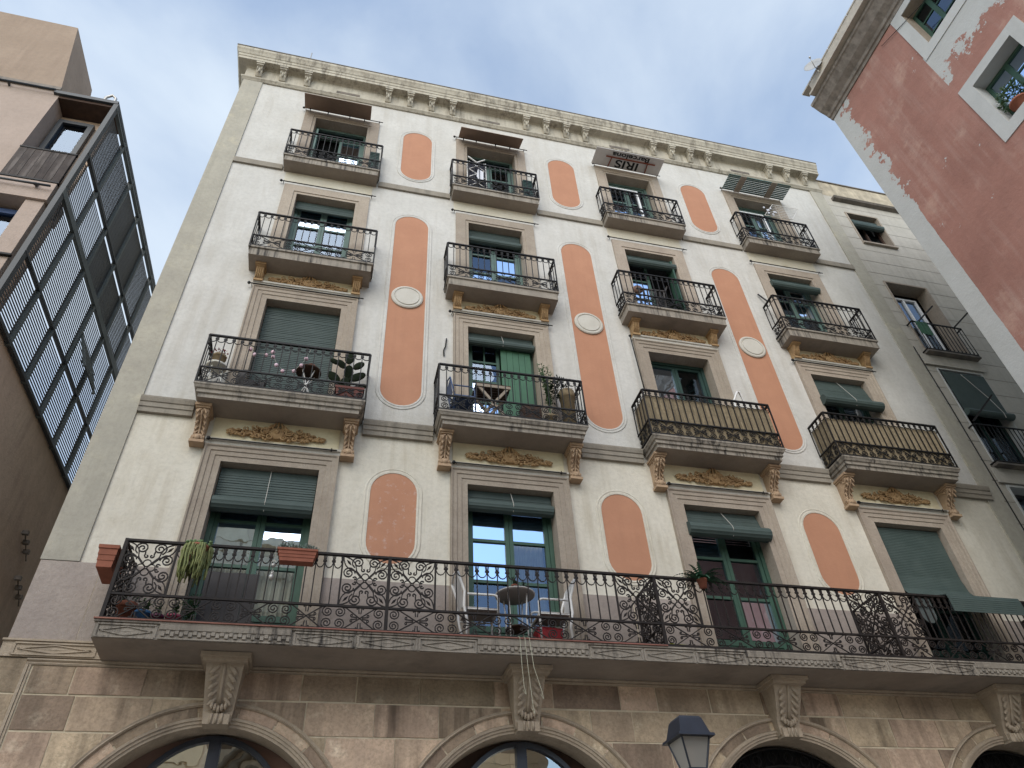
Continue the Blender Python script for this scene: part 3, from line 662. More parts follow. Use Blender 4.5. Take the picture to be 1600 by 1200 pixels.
for x in (LX0 + .03, 4.70, 8.62, LX1 - .03):
    m = MB(); Mp = lambda u, v: (x, ry + u, v); Lg = -ry - .02
    for v in (zt, zm_, zb_): m.bar(Mp(0, v), Mp(Lg, v), .03, .024)
    orn_square(m, Mp, Lg, zm_, zt)
    for c_ in band(Lg, zb_, zm_, 1, .3, .17): m.tube([Mp(u, v) for u, v in c_], .0098, 4)
    m.box(x - .02, x + .02, -.03, .0, LZ1, zt); obj('divider_railing' if 0 < x < 12 else 'end_railing', m, M['iron_brown'], lb)

# ---------------- stone ground floor
AR, AO, AZ = 1.50, 1.79, 3.13           # arch radii and centre height
def arch_z(x, rad=1.66):
    z = -9
    for c in C:
        d = abs(x - c)
        if d < rad: z = max(z, AZ + math.sqrt(rad * rad - d * d))
        if abs(x - c) < AR and False: pass
    return z
b = MB()
n = 240; XS = [X0 + (X1 - X0) * i / n for i in range(n + 1)]
for i in range(n):
    zl = [max(0 if all(abs(x - c) > 1.66 for c in C) else AZ, arch_z(x)) for x in (XS[i], XS[i + 1])]
    b.add([(XS[i], -.022, zl[0]), (XS[i + 1], -.022, zl[1]), (XS[i + 1], -.022, 5.36), (XS[i], -.022, 5.36)], [(0, 1, 2, 3)])
sb = obj('stone_base', b, M['mortar'], B)
def block(xa, xb, z0, z1, y, parent, g_=.009, mt='stone'):
    ja, jb = rnd.uniform(.3, 1.3), rnd.uniform(.3, 1.3); xa += g_ * ja; xb -= g_ * jb; z0 += g_ * rnd.uniform(.4, 1.2); z1 -= g_ * rnd.uniform(.4, 1.2)
    near = any(c - 1.7 < xb and c + 1.7 > xa for c in C) and z0 < AZ + 1.68
    cols = 9 if near else 1
    pts = [(xa + (xb - xa) * k / cols) for k in range(cols + 1)]
    seg = []
    for x in pts:
        zl = max(z0, arch_z(x, 1.67)) if near else z0
        if z0 < AZ and any(abs(x - c) < 1.67 for c in C): zl = max(zl, AZ)
        seg.append((x, zl))
    run = [p for p in seg if p[1] < z1 - .02]
    if len(run) < 2: return
    m = MB(); t = y - .0; k = len(run); bv = .008
    bv = .006
    vs = [(x, t, z1 - bv) for x, _ in run] + [(x, t, zl + bv) for x, zl in run] + [(x, .001, z1) for x, _ in run] + [(x, .001, zl) for x, zl in run]
    fs = [(i, i + 1, k + i + 1, k + i) for i in range(k - 1)] + [(2 * k + i, 2 * k + i + 1, i + 1, i) for i in range(k - 1)] + [(k + i, k + i + 1, 3 * k + i + 1, 3 * k + i) for i in range(k - 1)]
    fs += [(0, k, 3 * k, 2 * k), (k - 1, 2 * k - 1, 4 * k - 1, 3 * k - 1)]
    m.add(vs, fs); obj('stone_block', m, M[mt], parent)
courses = [2.86, 3.28, 3.70, 4.12, 4.535, 4.95, 5.30]
rb = random.Random(5)
for j in range(len(courses) - 1):
    x = -3.42; first = True
    while x < X1 - .02:
        e = min(x + (rb.uniform(.35, .6) if first else rb.uniform(.5, 1.05)), X1); first = False
        if X1 - e < .3: e = X1
        block(x, e, courses[j], courses[j + 1], -.028 - rb.uniform(0, .006), sb); x = e
    block(X0, -3.50, courses[j], courses[j + 1] if courses[j + 1] < 5.29 else 5.385, -.03, sb)
# plinth blocks beside the first floor windows
edges = [X0] + [v for c in C for v in (c - 1.035, c + 1.035)] + [X1]
for a, e in zip(edges[::2], edges[1::2]):
    k = 2 if e - a > 1.2 else 1
    cuts = [a] + [a + (e - a) * (i + rb.uniform(-.12, .12)) / k for i in range(1, k)] + [e]
    for p, q in zip(cuts, cuts[1:]): block(p, q, 5.59, 6.70, -.022, sb, .006, 'plinth')
m = MB()
for a, e in zip(edges[::2], edges[1::2]): m.box(a + .002, e - .002, -.018, 0, 5.58, 6.69)
obj('plinth_bed', m, M['mortar'], sb)
# band at slab level left and the moulded frame under it
m = MB(); m.box(X0 - .02, LX0 - .001, -.05, 0, 5.385, 5.585); m.profx([(0, 5.555), (-.075, 5.575), (-.075, 5.60), (0, 5.60)], X0 - .03, LX0 - .001); bo = obj('band_course', m, M['stone_trim'], sb)
m = MB(); diamond(m, X0 + .12, LX0 - .1, -.052, 5.41, 5.55); obj('diamond_panel', m, M['stone_trim'], bo)
m = MB(); m.profx([(0, 5.295), (-.04, 5.297), (-.05, 5.315), (-.035, 5.33), (-.06, 5.35), (-.06, 5.366), (0, 5.368)], -3.5, X1 - .05)
m.box(-3.50, -3.465, -.05, 0, 0, 5.30); m.box(-3.46, -3.435, -.04, 0, 0, 5.295); obj('frame_moulding', m, M['stone_trim'], sb)
# arches: voussoirs, two moulding rings, carved keystones, windows behind
def arc_ring(prof, a0=0.0, a1=pi, n=40):
    m = MB(); vs = [(r_ * cos(a0 + (a1 - a0) * i / n), y, r_ * sin(a0 + (a1 - a0) * i / n)) for r_, y in prof for i in range(n + 1)]; q = n + 1
    m.add(vs, [(k * q + i, k * q + i + 1, (k + 1) * q + i + 1, (k + 1) * q + i) for k in range(len(prof) - 1) for i in range(n)]); return m
ring_in = arc_ring([(AR, .34), (AR, -.035), (AR + .03, -.04), (AR + .035, -.055), (AR + .065, -.06), (AR + .07, -.075), (AR + .10, -.08), (AR + .115, -.04), (AR + .12, 0)]).mesh('arch_moulding')
ring_out = arc_ring([(1.735, -.0), (1.735, -.05), (1.75, -.07), (1.765, -.06), (1.785, -.065), (1.79, -.03), (1.79, 0)]).mesh('hood_moulding')
def keystone():
    m = MB()
    pr = [(0, 0), (-.46, 0), (-.46, -.06), (-.40, -.08), (-.385, -.14), (-.33, -.26), (-.25, -.40), (-.18, -.52), (-.15, -.60), (-.15, -.72), (0, -.72)]
    n = len(pr); vs = []
    for s in (-1, 1):
        for y, z in pr:
            w_ = .235 + z * .10; vs.append((s * w_, y, z))
    m.add(vs, [(i, (i + 1) % n, n + (i + 1) % n, n + i) for i in range(n)] + [tuple(range(n)), tuple(range(n, 2 * n))])
    m.box(-.30, .30, -.52, 0, -.055, -.004); m.box(-.265, .265, -.48, 0, -.10, -.055)
    m.box(-.15, .15, -.20, 0, -.76, -.64)
    for k in range(3): m.tube([(-.06 + k * .06, -.205, -.64), (-.06 + k * .06, -.205, -.755)], .018, 5)
    path = [(-.37, -.17), (-.33, -.25), (-.285, -.33), (-.235, -.41), (-.19, -.49)]
    for i, (y, z) in enumerate(path):
        for s in (-1, 1): m.ell((s * (.105 - i * .006), y - .01, z), (.030, .022, .085), 8, 5, Matrix.Rotation(-s * .8, 3, 'Y')); m.ell((s * (.125 - i * .008), y - .004, z - .03), (.016, .016, .045), 6, 4, Matrix.Rotation(-s * .3, 3, 'Y'))
    m.tube([(0, -.405, -.12), (0, -.345, -.25), (0, -.25, -.42), (0, -.20, -.52)], .022, 5)
    for k in range(5): m.ell((-.08 + .04 * k, -.20, -.55 - .02 * (2 - abs(k - 2))), (.024, .04, .05), 6, 4)
    return m.mesh('keystone')
km = keystone()
for i, c in enumerate(C):
    ao = obj('arch_moulding', ring_in, M['stone_trim'], sb, (c, 0, AZ)); obj('hood_moulding', ring_out, M['stone_trim'], ao, (c, 0, AZ))
    m = arc_ring([(AR + .117, -.026), (1.737, -.026)]); obj('mortar_bed', m, M['mortar'], ao, (c, 0, AZ))
    nv = 11
    for k in range(nv):
        a0, a1 = pi * k / nv + .006, pi * (k + 1) / nv - .006
        m = arc_ring([(AR + .115, .0), (AR + .118, -.034), (1.735, -.034), (1.738, 0)], a0, a1, 6); obj('voussoir', m, M['stone'], ao, (c, 0, AZ))
    obj('keystone', km, M['stone_trim'], ao, (c, 0, 5.366))
    m = MB(); m.box(c - AR, c - AR + .02, -.03, .34, 0, AZ); m.box(c + AR - .02, c + AR, -.03, .34, 0, AZ); obj('jamb', m, M['stone_trim'], ao)
    # window behind the arch
    fr = MB(); yy = .30
    if i < 2:
        r_ = arc_ring([(1.36, yy - .03), (1.36, yy + .03), (1.30, yy + .03), (1.30, yy - .05), (1.36, yy - .05)], .0, pi, 30); fr.v = [(x * .80, y, z * 1.085) for x, y, z in r_.v]; fr.f = r_.f; fr.sm = r_.sm
        fr.box(-.07, .07, yy - .06, yy + .03, -1.5, 1.45); fr.box(-1.1, -1.02, yy - .05, yy + .03, -1.5, .35); fr.box(1.02, 1.1, yy - .05, yy + .03, -1.5, .35); fr.box(-1.05, 1.05, yy - .05, yy + .03, -1.55, -1.45)
        wo_ = obj('arched_window', fr, M['lamp_metal'], ao, (c, 0, AZ))
        for s in (-1, 1):
            p = [(s * .07, -1.45)] + [(s * 1.04, -1.45)] + [(s * 1.04 * cos(a), 1.42 * sin(a)) for a in [pi / 2 * .96 * k / 10 for k in range(11)]]
            g_ = MB(); g_.add([(x, yy, z) for x, z in p], [tuple(range(len(p)))]); obj('pane', g_, M['glass_mirror'], wo_, (c, 0, AZ))
        m = MB(); m.box(c - AR, c + AR, yy + .06, yy + .08, .5, AZ + AR); obj('shutter_backing', m, M['skin_brown'], wo_) if i == 0 else obj('shutter_backing', m, M['wood_dark'], wo_)
    else:
        for k in range(23):
            x = -1.4 + 2.8 * k / 22; fr.tube([(x, yy, -1.5), (x, yy, math.sqrt(max(.01, 1.47 ** 2 - x * x)))], .012, 5)
        for rr in (1.46, 1.22):
            fr.tube([(rr * cos(pi * k / 30), yy - .01, rr * sin(pi * k / 30)) for k in range(31)], .02, 5)
        for k in range(16):
            a = pi * (k + .5) / 16; fr.tube([(1.34 * cos(a) + .07 * cos(q), yy - .01, 1.34 * sin(a) + .07 * sin(q)) for q in [2 * pi * j / 8 for j in range(9)]], .008, 4)
        wo_ = obj('window_grille', fr, M['iron'], ao, (c, 0, AZ))
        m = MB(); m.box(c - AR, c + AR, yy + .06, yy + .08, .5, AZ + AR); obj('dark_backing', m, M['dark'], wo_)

# ---------------- balcony doors
def leaf(fr, panes, x0, x1, z0, z1, y, rows, st=.065, rl=.05, bottom=.55, mid=False):
    t = .03
    fr.box(x0, x0 + st, y - t, y + t, z0, z1); fr.box(x1 - st, x1, y - t, y + t, z0, z1)
    fr.box(x0 + st, x1 - st, y - t, y + t, z1 - st, z1)
    zb_ = z0 + bottom
    fr.box(x0 + st, x1 - st, y - t + .004, y + t, zb_ - .09, zb_); fr.box(x0 + st, x1 - st, y - t + .018, y + t, z0, zb_ - .09)
    h = (z1 - st - zb_) / rows
    for k in range(rows):
        a, e = zb_ + h * k, zb_ + h * (k + 1)
        if k: fr.box(x0 + st, x1 - st, y - t + .006, y + t, a - rl / 2, a + rl / 2)
        panes.append((x0 + st, x1 - st, a, e))
        if mid: fr.box((x0 + x1) / 2 - .014, (x0 + x1) / 2 + .014, y - t + .008, y + t, a, e)
def door(r, i, fm, rows=3, bottom=.55, y=.30, left='closed', right='closed', mid=False, trans=0.0, rightmat=None, paneL=True):
    q = ROWS[r]; c = C[i]; hw = q['hw'] - .003; z0, z1 = q['z0'] + .002, q['z1'] - .004
    fr = MB(); panes = []
    fr.box(c - hw, c - hw + .07, y - .06, y + .05, z0, z1); fr.box(c + hw - .07, c + hw, y - .06, y + .05, z0, z1); fr.box(c - hw + .07, c + hw - .07, y - .06, y + .05, z1 - .07, z1)
    zt_ = z1 - .07
    if trans:
        fr.box(c - hw + .07, c + hw - .07, y - .06, y + .05, zt_ - trans - .05, zt_ - trans); panes.append((c - hw + .07, c + hw - .07, zt_ - trans, zt_)); zt_ -= trans + .05
    if left == 'closed': leaf(fr, panes, c - hw + .072, c - .003, z0, zt_, y, rows, bottom=bottom, mid=mid)
    if right == 'closed': leaf(fr, panes, c + .003, c + hw - .072, z0, zt_, y, rows, bottom=bottom, mid=mid)
    do = obj('balcony_door', fr, fm, B)
    for (a, b_, z_a, z_b) in panes:
        g_ = MB(); tx, tz = rnd.uniform(-.004, .004), rnd.uniform(-.006, .006)
        g_.add([(a - .005, y + .005 + tz, z_a - .005), (b_ + .005, y + .005 + tz + tx, z_a - .005), (b_ + .005, y + .005 + tx - tz, z_b + .005), (a - .005, y + .005 - tz, z_b + .005)], [(0, 1, 2, 3)]); obj('pane', g_, M['glass'], do)
    for side, v in ((-1, left), (1, right)):
        if v == 'open':       # leaf swung out against the reveal
            f2 = MB(); x = c + side * (hw - .10); f2.box(x - .02, x + .02, -.015, y - .07, z0, zt_ - .1); obj('open_leaf', f2, fm, do)
        if v == 'shutter':    # solid boarded shutter closing that half
            for k in range(5):
                f2 = MB(); wd = (hw - .075) / 5; xa = c + (k * wd if side > 0 else -(k + 1) * wd); f2.box(xa + .003, xa + wd - .003, y - .14 - .004 * (k % 2), y - .10, z0, zt_); obj('shutter_board', f2, M['shutter'], do)
    return do
doors = {}
doors['A0'] = door('A', 0, M['green'], 3, .60); doors['A1'] = door('A', 1, M['green'], 3, .62); doors['A2'] = door('A', 2, M['green'], 3, .60); doors['A3'] = door('A', 3, M['green_dark'], 3, .6)
doors['B0'] = door('B', 0, M['green'], 3, .5); doors['B1'] = door('B', 1, M['green'], 4, .5, right='shutter', mid=True); doors['B2'] = door('B', 2, M['green_dark'], 2, .5); doors['B3'] = door('B', 3, M['green_dark'], 3, .5)
doors['C0'] = door('C', 0, M['green_pale'], 3, .5); doors['C1'] = door('C', 1, M['green_pale'], 3, .5); doors['C2'] = door('C', 2, M['green'], 3, .45, right='open'); doors['C3'] = door('C', 3, M['green_pale'], 3, .8)
doors['D0'] = door('D', 0, M['green_pale'], 2, .7, left='open', trans=.28); doors['D1'] = door('D', 1, M['green_pale'], 3, .5, trans=.25)
doors['D2'] = door('D', 2, M['green_pale'], 2, .8); doors['D3'] = door('D', 3, M['green_pale'], 2, .8)
for i in (2, 3):      # white aluminium sliding doors set in front of the old leaves
    c = C[i]; f = MB(); z0, z1 = 16.985, 18.98
    f.box(c - .64, c + .30, .16, .21, z1, z1 + .05); f.box(c + .25, c + .30, .16, .21, z0, z1); f.box(c - .64, c - .60, .16, .21, z0, z1)
    obj('sliding_frame', f, M['white_frame'], doors['D%d' % i])
# curtains behind the first floor panes
for i, a, e in ((0, -.60, .60), (1, .05, .60)):
    cm = MB(); n = 60; q = ROWS['A']
    vs = [(C[i] + a + (e - a) * k / n, .42 + .025 * sin(k * 1.9) + .012 * sin(k * .7), z) for z in (q['z0'] + .05, q['z1'] - .1) for k in range(n + 1)]
    cm.add(vs, [(k, k + 1, n + 2 + k, n + 1 + k) for k in range(n)], True)
    obj('curtain', cm, M['curtain'], doors['A%d' % i])

# ------------------------------------------------------------------ roll-up blinds
def blind(label, i, r, drop, roll, y=.12, w=None, over=0.0, board=True, tilt=0.0, cords=True):
    q = ROWS[r]; c = C[i]; hw = w or q['hw'] - .015; zt = q['z1'] - .02
    m = MB(); p = .045; k = 0; z = zt - (.10 if board else .0)
    if board: m.box(c - hw, c + hw, y - .0, y + .03, zt - .10, zt)
    while z > zt - drop:
        yo = y - over * (zt - z) / max(drop, .01); j = rnd.uniform(-.003, .003)
        m.box(c - hw, c + hw, yo - .006 + j, yo + .006 + j, z - p + .009, z); z -= p
    o = tag(obj('roll_up_blind', m, M['blind']), label, 'blind', 'green roll-up blinds')
    if roll:
        n = 26; yo = y - over - roll * .35; zc = zt - drop - roll * .2
        rm_ = MB(); vs = []; tl = tilt
        for s in (-1, 1):
            for k in range(n):
                a = 2 * pi * k / n; rr = roll * (1 if k % 2 else .955); vs.append((c + s * (hw + (.05 if over > .05 else .0)), yo + rr * cos(a), zc + s * tl + rr * sin(a)))
        rm_.add(vs, [(k, (k + 1) % n, n + (k + 1) % n, n + k) for k in range(n)] + [tuple(range(n))[::-1], tuple(range(n, 2 * n))])
        obj('roll', rm_, M['blind'], o)
        if cords:
            cm = MB()
            pts = [(c + .02, y - .02, zt), (c + .03, yo - roll * .9, zc + roll * .5), (c + .03, yo - roll * 1.02, zc), (c + .03, yo - roll * .5, zc - roll * .9)]
            cm.tube(pts, .006, 4); obj('cord', cm, M['cord'], o)
    return o
blind('green slatted blind half rolled above the hanging succulent balcony', 0, 'A', .66, .125)
blind('green blind rolled high above the white balcony chairs', 1, 'A', .30, .105)
blind('green blind with a looped cord above the fern on the railing', 2, 'A', .46, .13, over=.10)
blind('closed green blind behind the string of pink ball lights', 0, 'B', 2.66, 0, y=.16)
blind('green blind rolled up above the boarded green shutter', 1, 'B', .26, .085)
blind('green blind hanging half way with a fat roll over a reed-screened balcony', 3, 'B', .78, .12, over=.16)
blind('thin green blind drawn up in the leftmost window under the topmost balconies', 0, 'C', .30, .03, y=.16, cords=False)
blind('green blind rolled up in the second window of the row under the topmost balconies', 1, 'C', .40, .085, y=.16, cords=False)
blind('fat dark green blind roll above the clutter with black bars', 2, 'C', .36, .105, y=.12, over=.05, cords=False)
blind('fat dark green blind roll in the rightmost window under the topmost balconies', 3, 'C', .40, .105, y=.10, over=.08, cords=False)
# the blind of the last first floor window is slung out over the railing
c = C[3]; m = MB(); path = [(.10, 8.50), (.09, 7.5), (.04, 7.22), (-.12, 6.99), (-.42, 6.84), (-.745, 6.72), (-.80, 6.70), (-.815, 6.62), (-.82, 6.36)]
pp = []
for (y0, z0), (y1, z1) in zip(path, path[1:]):
    k = max(1, int(math.hypot(y1 - y0, z1 - z0) / .034))
    pp += [(y0 + (y1 - y0) * j / k, z0 + (z1 - z0) * j / k) for j in range(k)]
for (y0, z0), (y1, z1) in zip(pp, pp[1:]):
    a = Vector((0, y0, z0)); e = Vector((0, y1, z1)); d = (e - a) * .44; nrm = Vector((0, -d.z, d.y)).normalized() * .006
    m.obox((c, (y0 + y1) / 2, (z0 + z1) / 2), (.72, 0, 0), d, nrm)
o = tag(obj('roll_up_blind', m, M['blind']), 'long green blind slung out over the railing at the right', 'blind', 'green roll-up blinds')
m = MB(); m.box(c - .74, c + .74, .10, .13, 8.44, 8.52); obj('head_board', m, M['blind'], o)

# ------------------------------------------------------------------ boards and signs over the top windows
def canopy(name, label, cat, x0, x1, y1, z0, z1, material, t=.018):
    m = MB(); y0 = -.09
    m.add([(x0, y0, z0), (x1, y0, z0), (x1, y1, z1), (x0, y1, z1), (x0, y0, z0 + t), (x1, y0, z0 + t), (x1, y1, z1 + t), (x0, y1, z1 + t)],
          [(0, 3, 2, 1), (4, 5, 6, 7), (0, 1, 5, 4), (1, 2, 6, 5), (2, 3, 7, 6), (3, 0, 4, 7)])
    return tag(obj(name, m, material), label, cat)
o = canopy('canopy_board', 'brown canopy board over the leftmost top window', 'canopy', -2.14, -.47, -.56, 19.63, 19.50, M['board'])
for x in (-2.0, -1.55, -1.0, -.62):
    m = MB(); m.box(x - .01, x + .01, -.115, -.06, 19.58, 19.66); obj('clamp', m, M['iron'], o)
o = canopy('canopy_board', 'brown canopy board above the balcony with the laundry rack', 'canopy', 1.86, 3.54, -.52, 19.63, 19.42, M['board'])
for x in (2.0, 2.35, 2.88, 3.28):
    m = MB(); m.box(x - .01, x + .01, -.115, -.06, 19.58, 19.66); obj('clamp', m, M['iron'], o)
sg = canopy('sign_board', 'grey sign board lettered IRIS Barcelona laid flat over a top window', 'sign', 5.62, 7.62, -.60, 19.64, 19.64, M['sign'])
def text(body, size, x, y, z, material, parent, rot):
    cu = bpy.data.curves.new('lettering', 'FONT'); cu.body = body; cu.size = size; cu.align_x = 'CENTER'; cu.align_y = 'CENTER'; cu.extrude = .002; cu.offset = .006
    to = bpy.data.objects.new('tmp', cu); COL.objects.link(to)
    bpy.context.view_layer.update()
    me = bpy.data.meshes.new_from_object(to.evaluated_get(bpy.context.evaluated_depsgraph_get())); bpy.data.objects.remove(to)
    o = obj('lettering', me, material, parent, (x, y, z)); o.rotation_euler = rot
    return o
o = text('IRIS', .31, 6.62, -.235, 19.637, M['ink'], sg, (pi, 0, pi)); o.scale = (1.45, 1.05, 1)
o2 = text('Barcelona', .24, 6.66, -.49, 19.637, M['ink'], sg, (pi, 0, pi)); o2.scale = (1.15, .8, 1)
m = MB(); m.bar((5.95, -.40, 19.61), (7.40, -.40, 19.61), .035, .02); m.bar((6.12, -.40, 19.612), (6.10, -.09, 19.615), .025, .02); m.bar((7.18, -.40, 19.612), (7.20, -.09, 19.615), .025, .02)
obj('support_bar', m, M['redbar'], sg)
gs = thing('slatted_canopy', 'old green slatted shutter used as a canopy over the rightmost top window', 'canopy', (10.6, -.1, 19.6))
for k in range(9):
    m = MB(); y = -.09 - k * .056; sag = .02 * sin(k); m.add([(9.62, y, 19.63), (11.60, y, 19.63), (11.60, y - .043, 19.625 + sag * .2), (10.6, y - .043, 19.60), (9.62, y - .043, 19.63), (9.62, y, 19.645), (11.60, y, 19.645), (11.60, y - .043, 19.64), (9.62, y - .043, 19.645)],
          [(0, 1, 2, 3, 4), (5, 6, 7, 8), (0, 1, 6, 5), (4, 3, 8), (3, 2, 7, 8), (0, 4, 8, 5), (1, 2, 7, 6)]); obj('slat', m, M['green_pale'], gs)
for x in (10.07, 11.05):
    m = MB(); m.box(x - .09, x + .09, -.60, -.085, 19.585, 19.60); obj('batten', m, M['surround'], gs)

# ------------------------------------------------------------------ reed screens on two balconies
def reeds(i, label):
    c = C[i]; q = BAL['B']; m = MB(); d = q['d'] - .06; hw = q['hw'] - .03
    path = [(-hw, -.02), (-hw, -d), (hw, -d), (hw, -.02)]; pts = []
    for (xa, ya), (xb, yb) in zip(path, path[1:]):
        ln = math.hypot(xb - xa, yb - ya); k = int(ln / .011); nx_, ny_ = (yb - ya) / ln, -(xb - xa) / ln
        for j in range(k):
            t = j / k; e = .004 if j % 2 else -.004; pts.append((c + xa + (xb - xa) * t + nx_ * e, ya + (yb - ya) * t + ny_ * e, rnd.uniform(-.03, .02)))
    n = len(pts)
    m.add([(x, y, 9.66) for x, y, _ in pts] + [(x, y, 10.62 + dz) for x, y, dz in pts], [(j, j + 1, n + j + 1, n + j) for j in range(n - 1)])
    return tag(obj('reed_screen', m, M['reed']), label, 'screen')
reeds(2, 'reed screen lining the balcony below the dark uncovered window'); reeds(3, 'reed screen lining the balcony nearest the grey corner strip')

# ------------------------------------------------------------------ left: corner building with the steel louvre screen
YL = -1.0; th = R(2.0); GX = -5.61
def GP(s_, z, o=0.0):      # point on the screen plane: s along the alley, o outwards
    return (GX + s_ * sin(th) + o * cos(th), YL + s_ * cos(th) - o * sin(th), z)
LB = thing('corner_building', 'pink rendered corner building with a louvred steel screen on its alley side', 'building', (-8, YL, 0))
m = MB(); m.box(-15, -6.68, YL, -.2, 0, 16.72); obj('front_wall', m, M['pink_wall'], LB)
m = MB(); m.box(-6.678, -5.72, YL + .42, YL + .48, 0, 16.45); obj('loggia_wall', m, M['tan_wall'], LB)
m = MB()
m.add([(-15, YL - .02, 16.74), (-6.71, YL - .02, 16.74), (-7.28, YL - .02, 19.57), (-15, YL - .02, 19.75), (-6.66, .5, 16.74), (-7.23, .5, 19.57), (-15, .5, 16.74), (-15, .5, 19.75)],
      [(0, 1, 2, 3), (1, 4, 5, 2), (4, 6, 7, 5), (3, 2, 5, 7), (0, 3, 7, 6)]); obj('roof_block', m, M['roof_tan'], LB)
m = MB(); m.box(-15, -6.70, YL - .06, YL - .022, 16.70, 16.80); obj('parapet_cap', m, M['gutter'], LB)
m = MB(); m.tube([(-15, YL - .10, 16.60), (-6.74, YL - .10, 16.60)], .022, 6)
for x in (-10, -8.6, -7.62): m.bar((x, YL - .10, 16.60), (x, YL, 16.60), .03, .05)
obj('wall_rail', m, M['steel_dark'], LB)
m = MB(); m.box(-6.78, -5.60, YL - .06, YL + .6, 16.56, 16.66); m.bar(GP(-.06, 16.61), GP(8, 16.61), .10, .10); obj('roof_edge', m, M['steel_dark'], LB)
m = MB(); m.box(-6.677, -5.62, YL - .0, YL + .62, 16.48, 16.555); obj('loggia_ceiling', m, M['wood_dark'], LB)
def simple_window(parent, x0, x1, z0, z1, y, fm, split=1, t=.06):
    f = MB(); f.box(x0, x0 + t, y - .05, y + .03, z0, z1); f.box(x1 - t, x1, y - .05, y + .03, z0, z1); f.box(x0 + t, x1 - t, y - .05, y + .03, z1 - t, z1); f.box(x0 + t, x1 - t, y - .05, y + .03, z0, z0 + t)
    for k in range(1, split): xm = x0 + (x1 - x0) * k / split; f.box(xm - t * .5, xm + t * .5, y - .045, y + .03, z0 + t, z1 - t)
    o = obj('window', f, fm, parent)
    g_ = MB(); g_.add([(x0 + t * .8, y, z0 + t * .8), (x1 - t * .8, y, z0 + t * .8), (x1 - t * .8, y, z1 - t * .8), (x0 + t * .8, y, z1 - t * .8)], [(0, 1, 2, 3)]); obj('pane', g_, M['glass'], o)
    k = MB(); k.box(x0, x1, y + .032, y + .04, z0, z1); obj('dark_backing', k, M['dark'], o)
    return o
simple_window(LB, -6.62, -5.95, 13.7, 16.2, YL + .36, M['steel_dark'], 1, .10)
for k in range(7):
    m = MB(); x = -6.675 + k * .138; m.box(x, x + .132, YL - .012 - rnd.uniform(0, .008), YL + .012, 13.62, 14.53); obj('plank', m, M['wood_grey'], LB)
for z in (14.555, 13.598): m = MB(); m.box(-6.68, -5.70, YL - .03, YL + .03, z - .02, z + .018); obj('plank_rail', m, M['iron'], LB)
m = MB(); m.box(-6.68, -5.72, YL - .02, YL + .62, 13.06, 13.56); obj('floor_band', m, M['pink_wall'], LB)
m = MB(); m.tube([(-6.75, YL - .10, 13.37), (-5.75, YL - .10, 13.37)], .022, 6); m.bar((-6.0, YL - .1, 13.37), (-6.0, YL, 13.45), .05, .05); obj('wall_rail', m, M['steel_dark'], LB)
m = MB(); m.box(-6.06, -5.76, YL + .03, YL + .62, 10.3, 13.05); obj('loggia_pier', m, M['pink_wall'], LB)
simple_window(LB, -7.0, -6.07, 10.9, 12.98, YL + .30, M['blue_metal'], 1, .12)
m = MB(); m.box(-6.8, -5.72, YL - .03, YL + .03, 11.49, 11.53); obj('hand_rail', m, M['iron'], LB)
# screen: posts, rails, louvre panels
SS = [0, .87, 1.79, 2.72, 3.66, 4.60, 5.52, 6.45]; ZZ = [10.37, 11.64, 13.38, 14.68, 16.42]
for i, s_ in enumerate(SS):
    m = MB(); wd = .05 if i else .09
    m.obox(Vector(GP(s_, (10.33 + 16.55) / 2, .03)), Vector((sin(th), cos(th), 0)) * wd * .6, Vector((cos(th), -sin(th), 0)) * .045, Vector((0, 0, (16.55 - 10.33) / 2)))
    obj('screen_post', m, M['steel'] if i else M['steel_dark'], LB)
for z, h_, mt in zip(ZZ, (.06, .045, .17, .045, .06), ('steel_dark', 'steel_dark', 'steel', 'steel_dark', 'steel')):
    m = MB(); a, e = Vector(GP(-.05, z, .045)), Vector(GP(6.5, z, .045)); m.obox((a + e) / 2, (e - a) / 2, Vector((cos(th), -sin(th), 0)) * .035, Vector((0, 0, h_ / 2))); obj('screen_rail', m, M[mt], LB)
TONE = {(0, 0): 'l', (1, 0): 'l', (2, 0): 'l', (3, 0): 'm', (0, 1): 'l', (1, 1): 'l', (2, 1): 'l', (3, 1): 'm', (0, 2): 'l', (1, 2): 'l', (2, 2): 'd', (3, 2): 'd', (0, 3): 'l', (1, 3): 'l', (2, 3): 'd', (3, 3): 'd'}
for i in range(7):
    for j in range(4):
        tone = TONE.get((j, i), 'l' if j < 2 else 'm'); m = MB(); z = ZZ[j] + (.05 if j != 2 else .11); z1 = ZZ[j + 1] - (.05 if j != 1 else .11)
        s0, s1 = SS[i] + (.05 if i == 0 else .028), SS[i + 1] - .028
        while z < z1 - .03:
            a, e = Vector(GP(s0, z, .015)), Vector(GP(s1, z, .015)); hh = {'l': .0165, 'm': .023, 'd': .030}[tone]
            m.obox((a + e) / 2, (e - a) / 2, Vector((cos(th), -sin(th), 0)) * .004, Vector((0, 0, hh))); z += .07
        obj('louvre_panel', m, M['slat_dark'], LB)
m = MB(); z = 12.55     # one flap pushed open
for k in range(11):
    a, e = Vector(GP(2.80, z - k * .075, .04 + k * .028)), Vector(GP(3.58, z - k * .075, .04 + k * .028)); m.obox((a + e) / 2, (e - a) / 2, Vector((cos(th), -sin(th), 0)) * .012, Vector((0, 0, .02)))
for s_ in (2.78, 3.60): m.bar(GP(s_, z + .03, .04), GP(s_, z - .85, .36), .035, .05)
m.bar(GP(3.2, 12.2, .05), GP(3.2, 11.85, .40), .025, .025); obj('open_flap', m, M['steel'], LB)
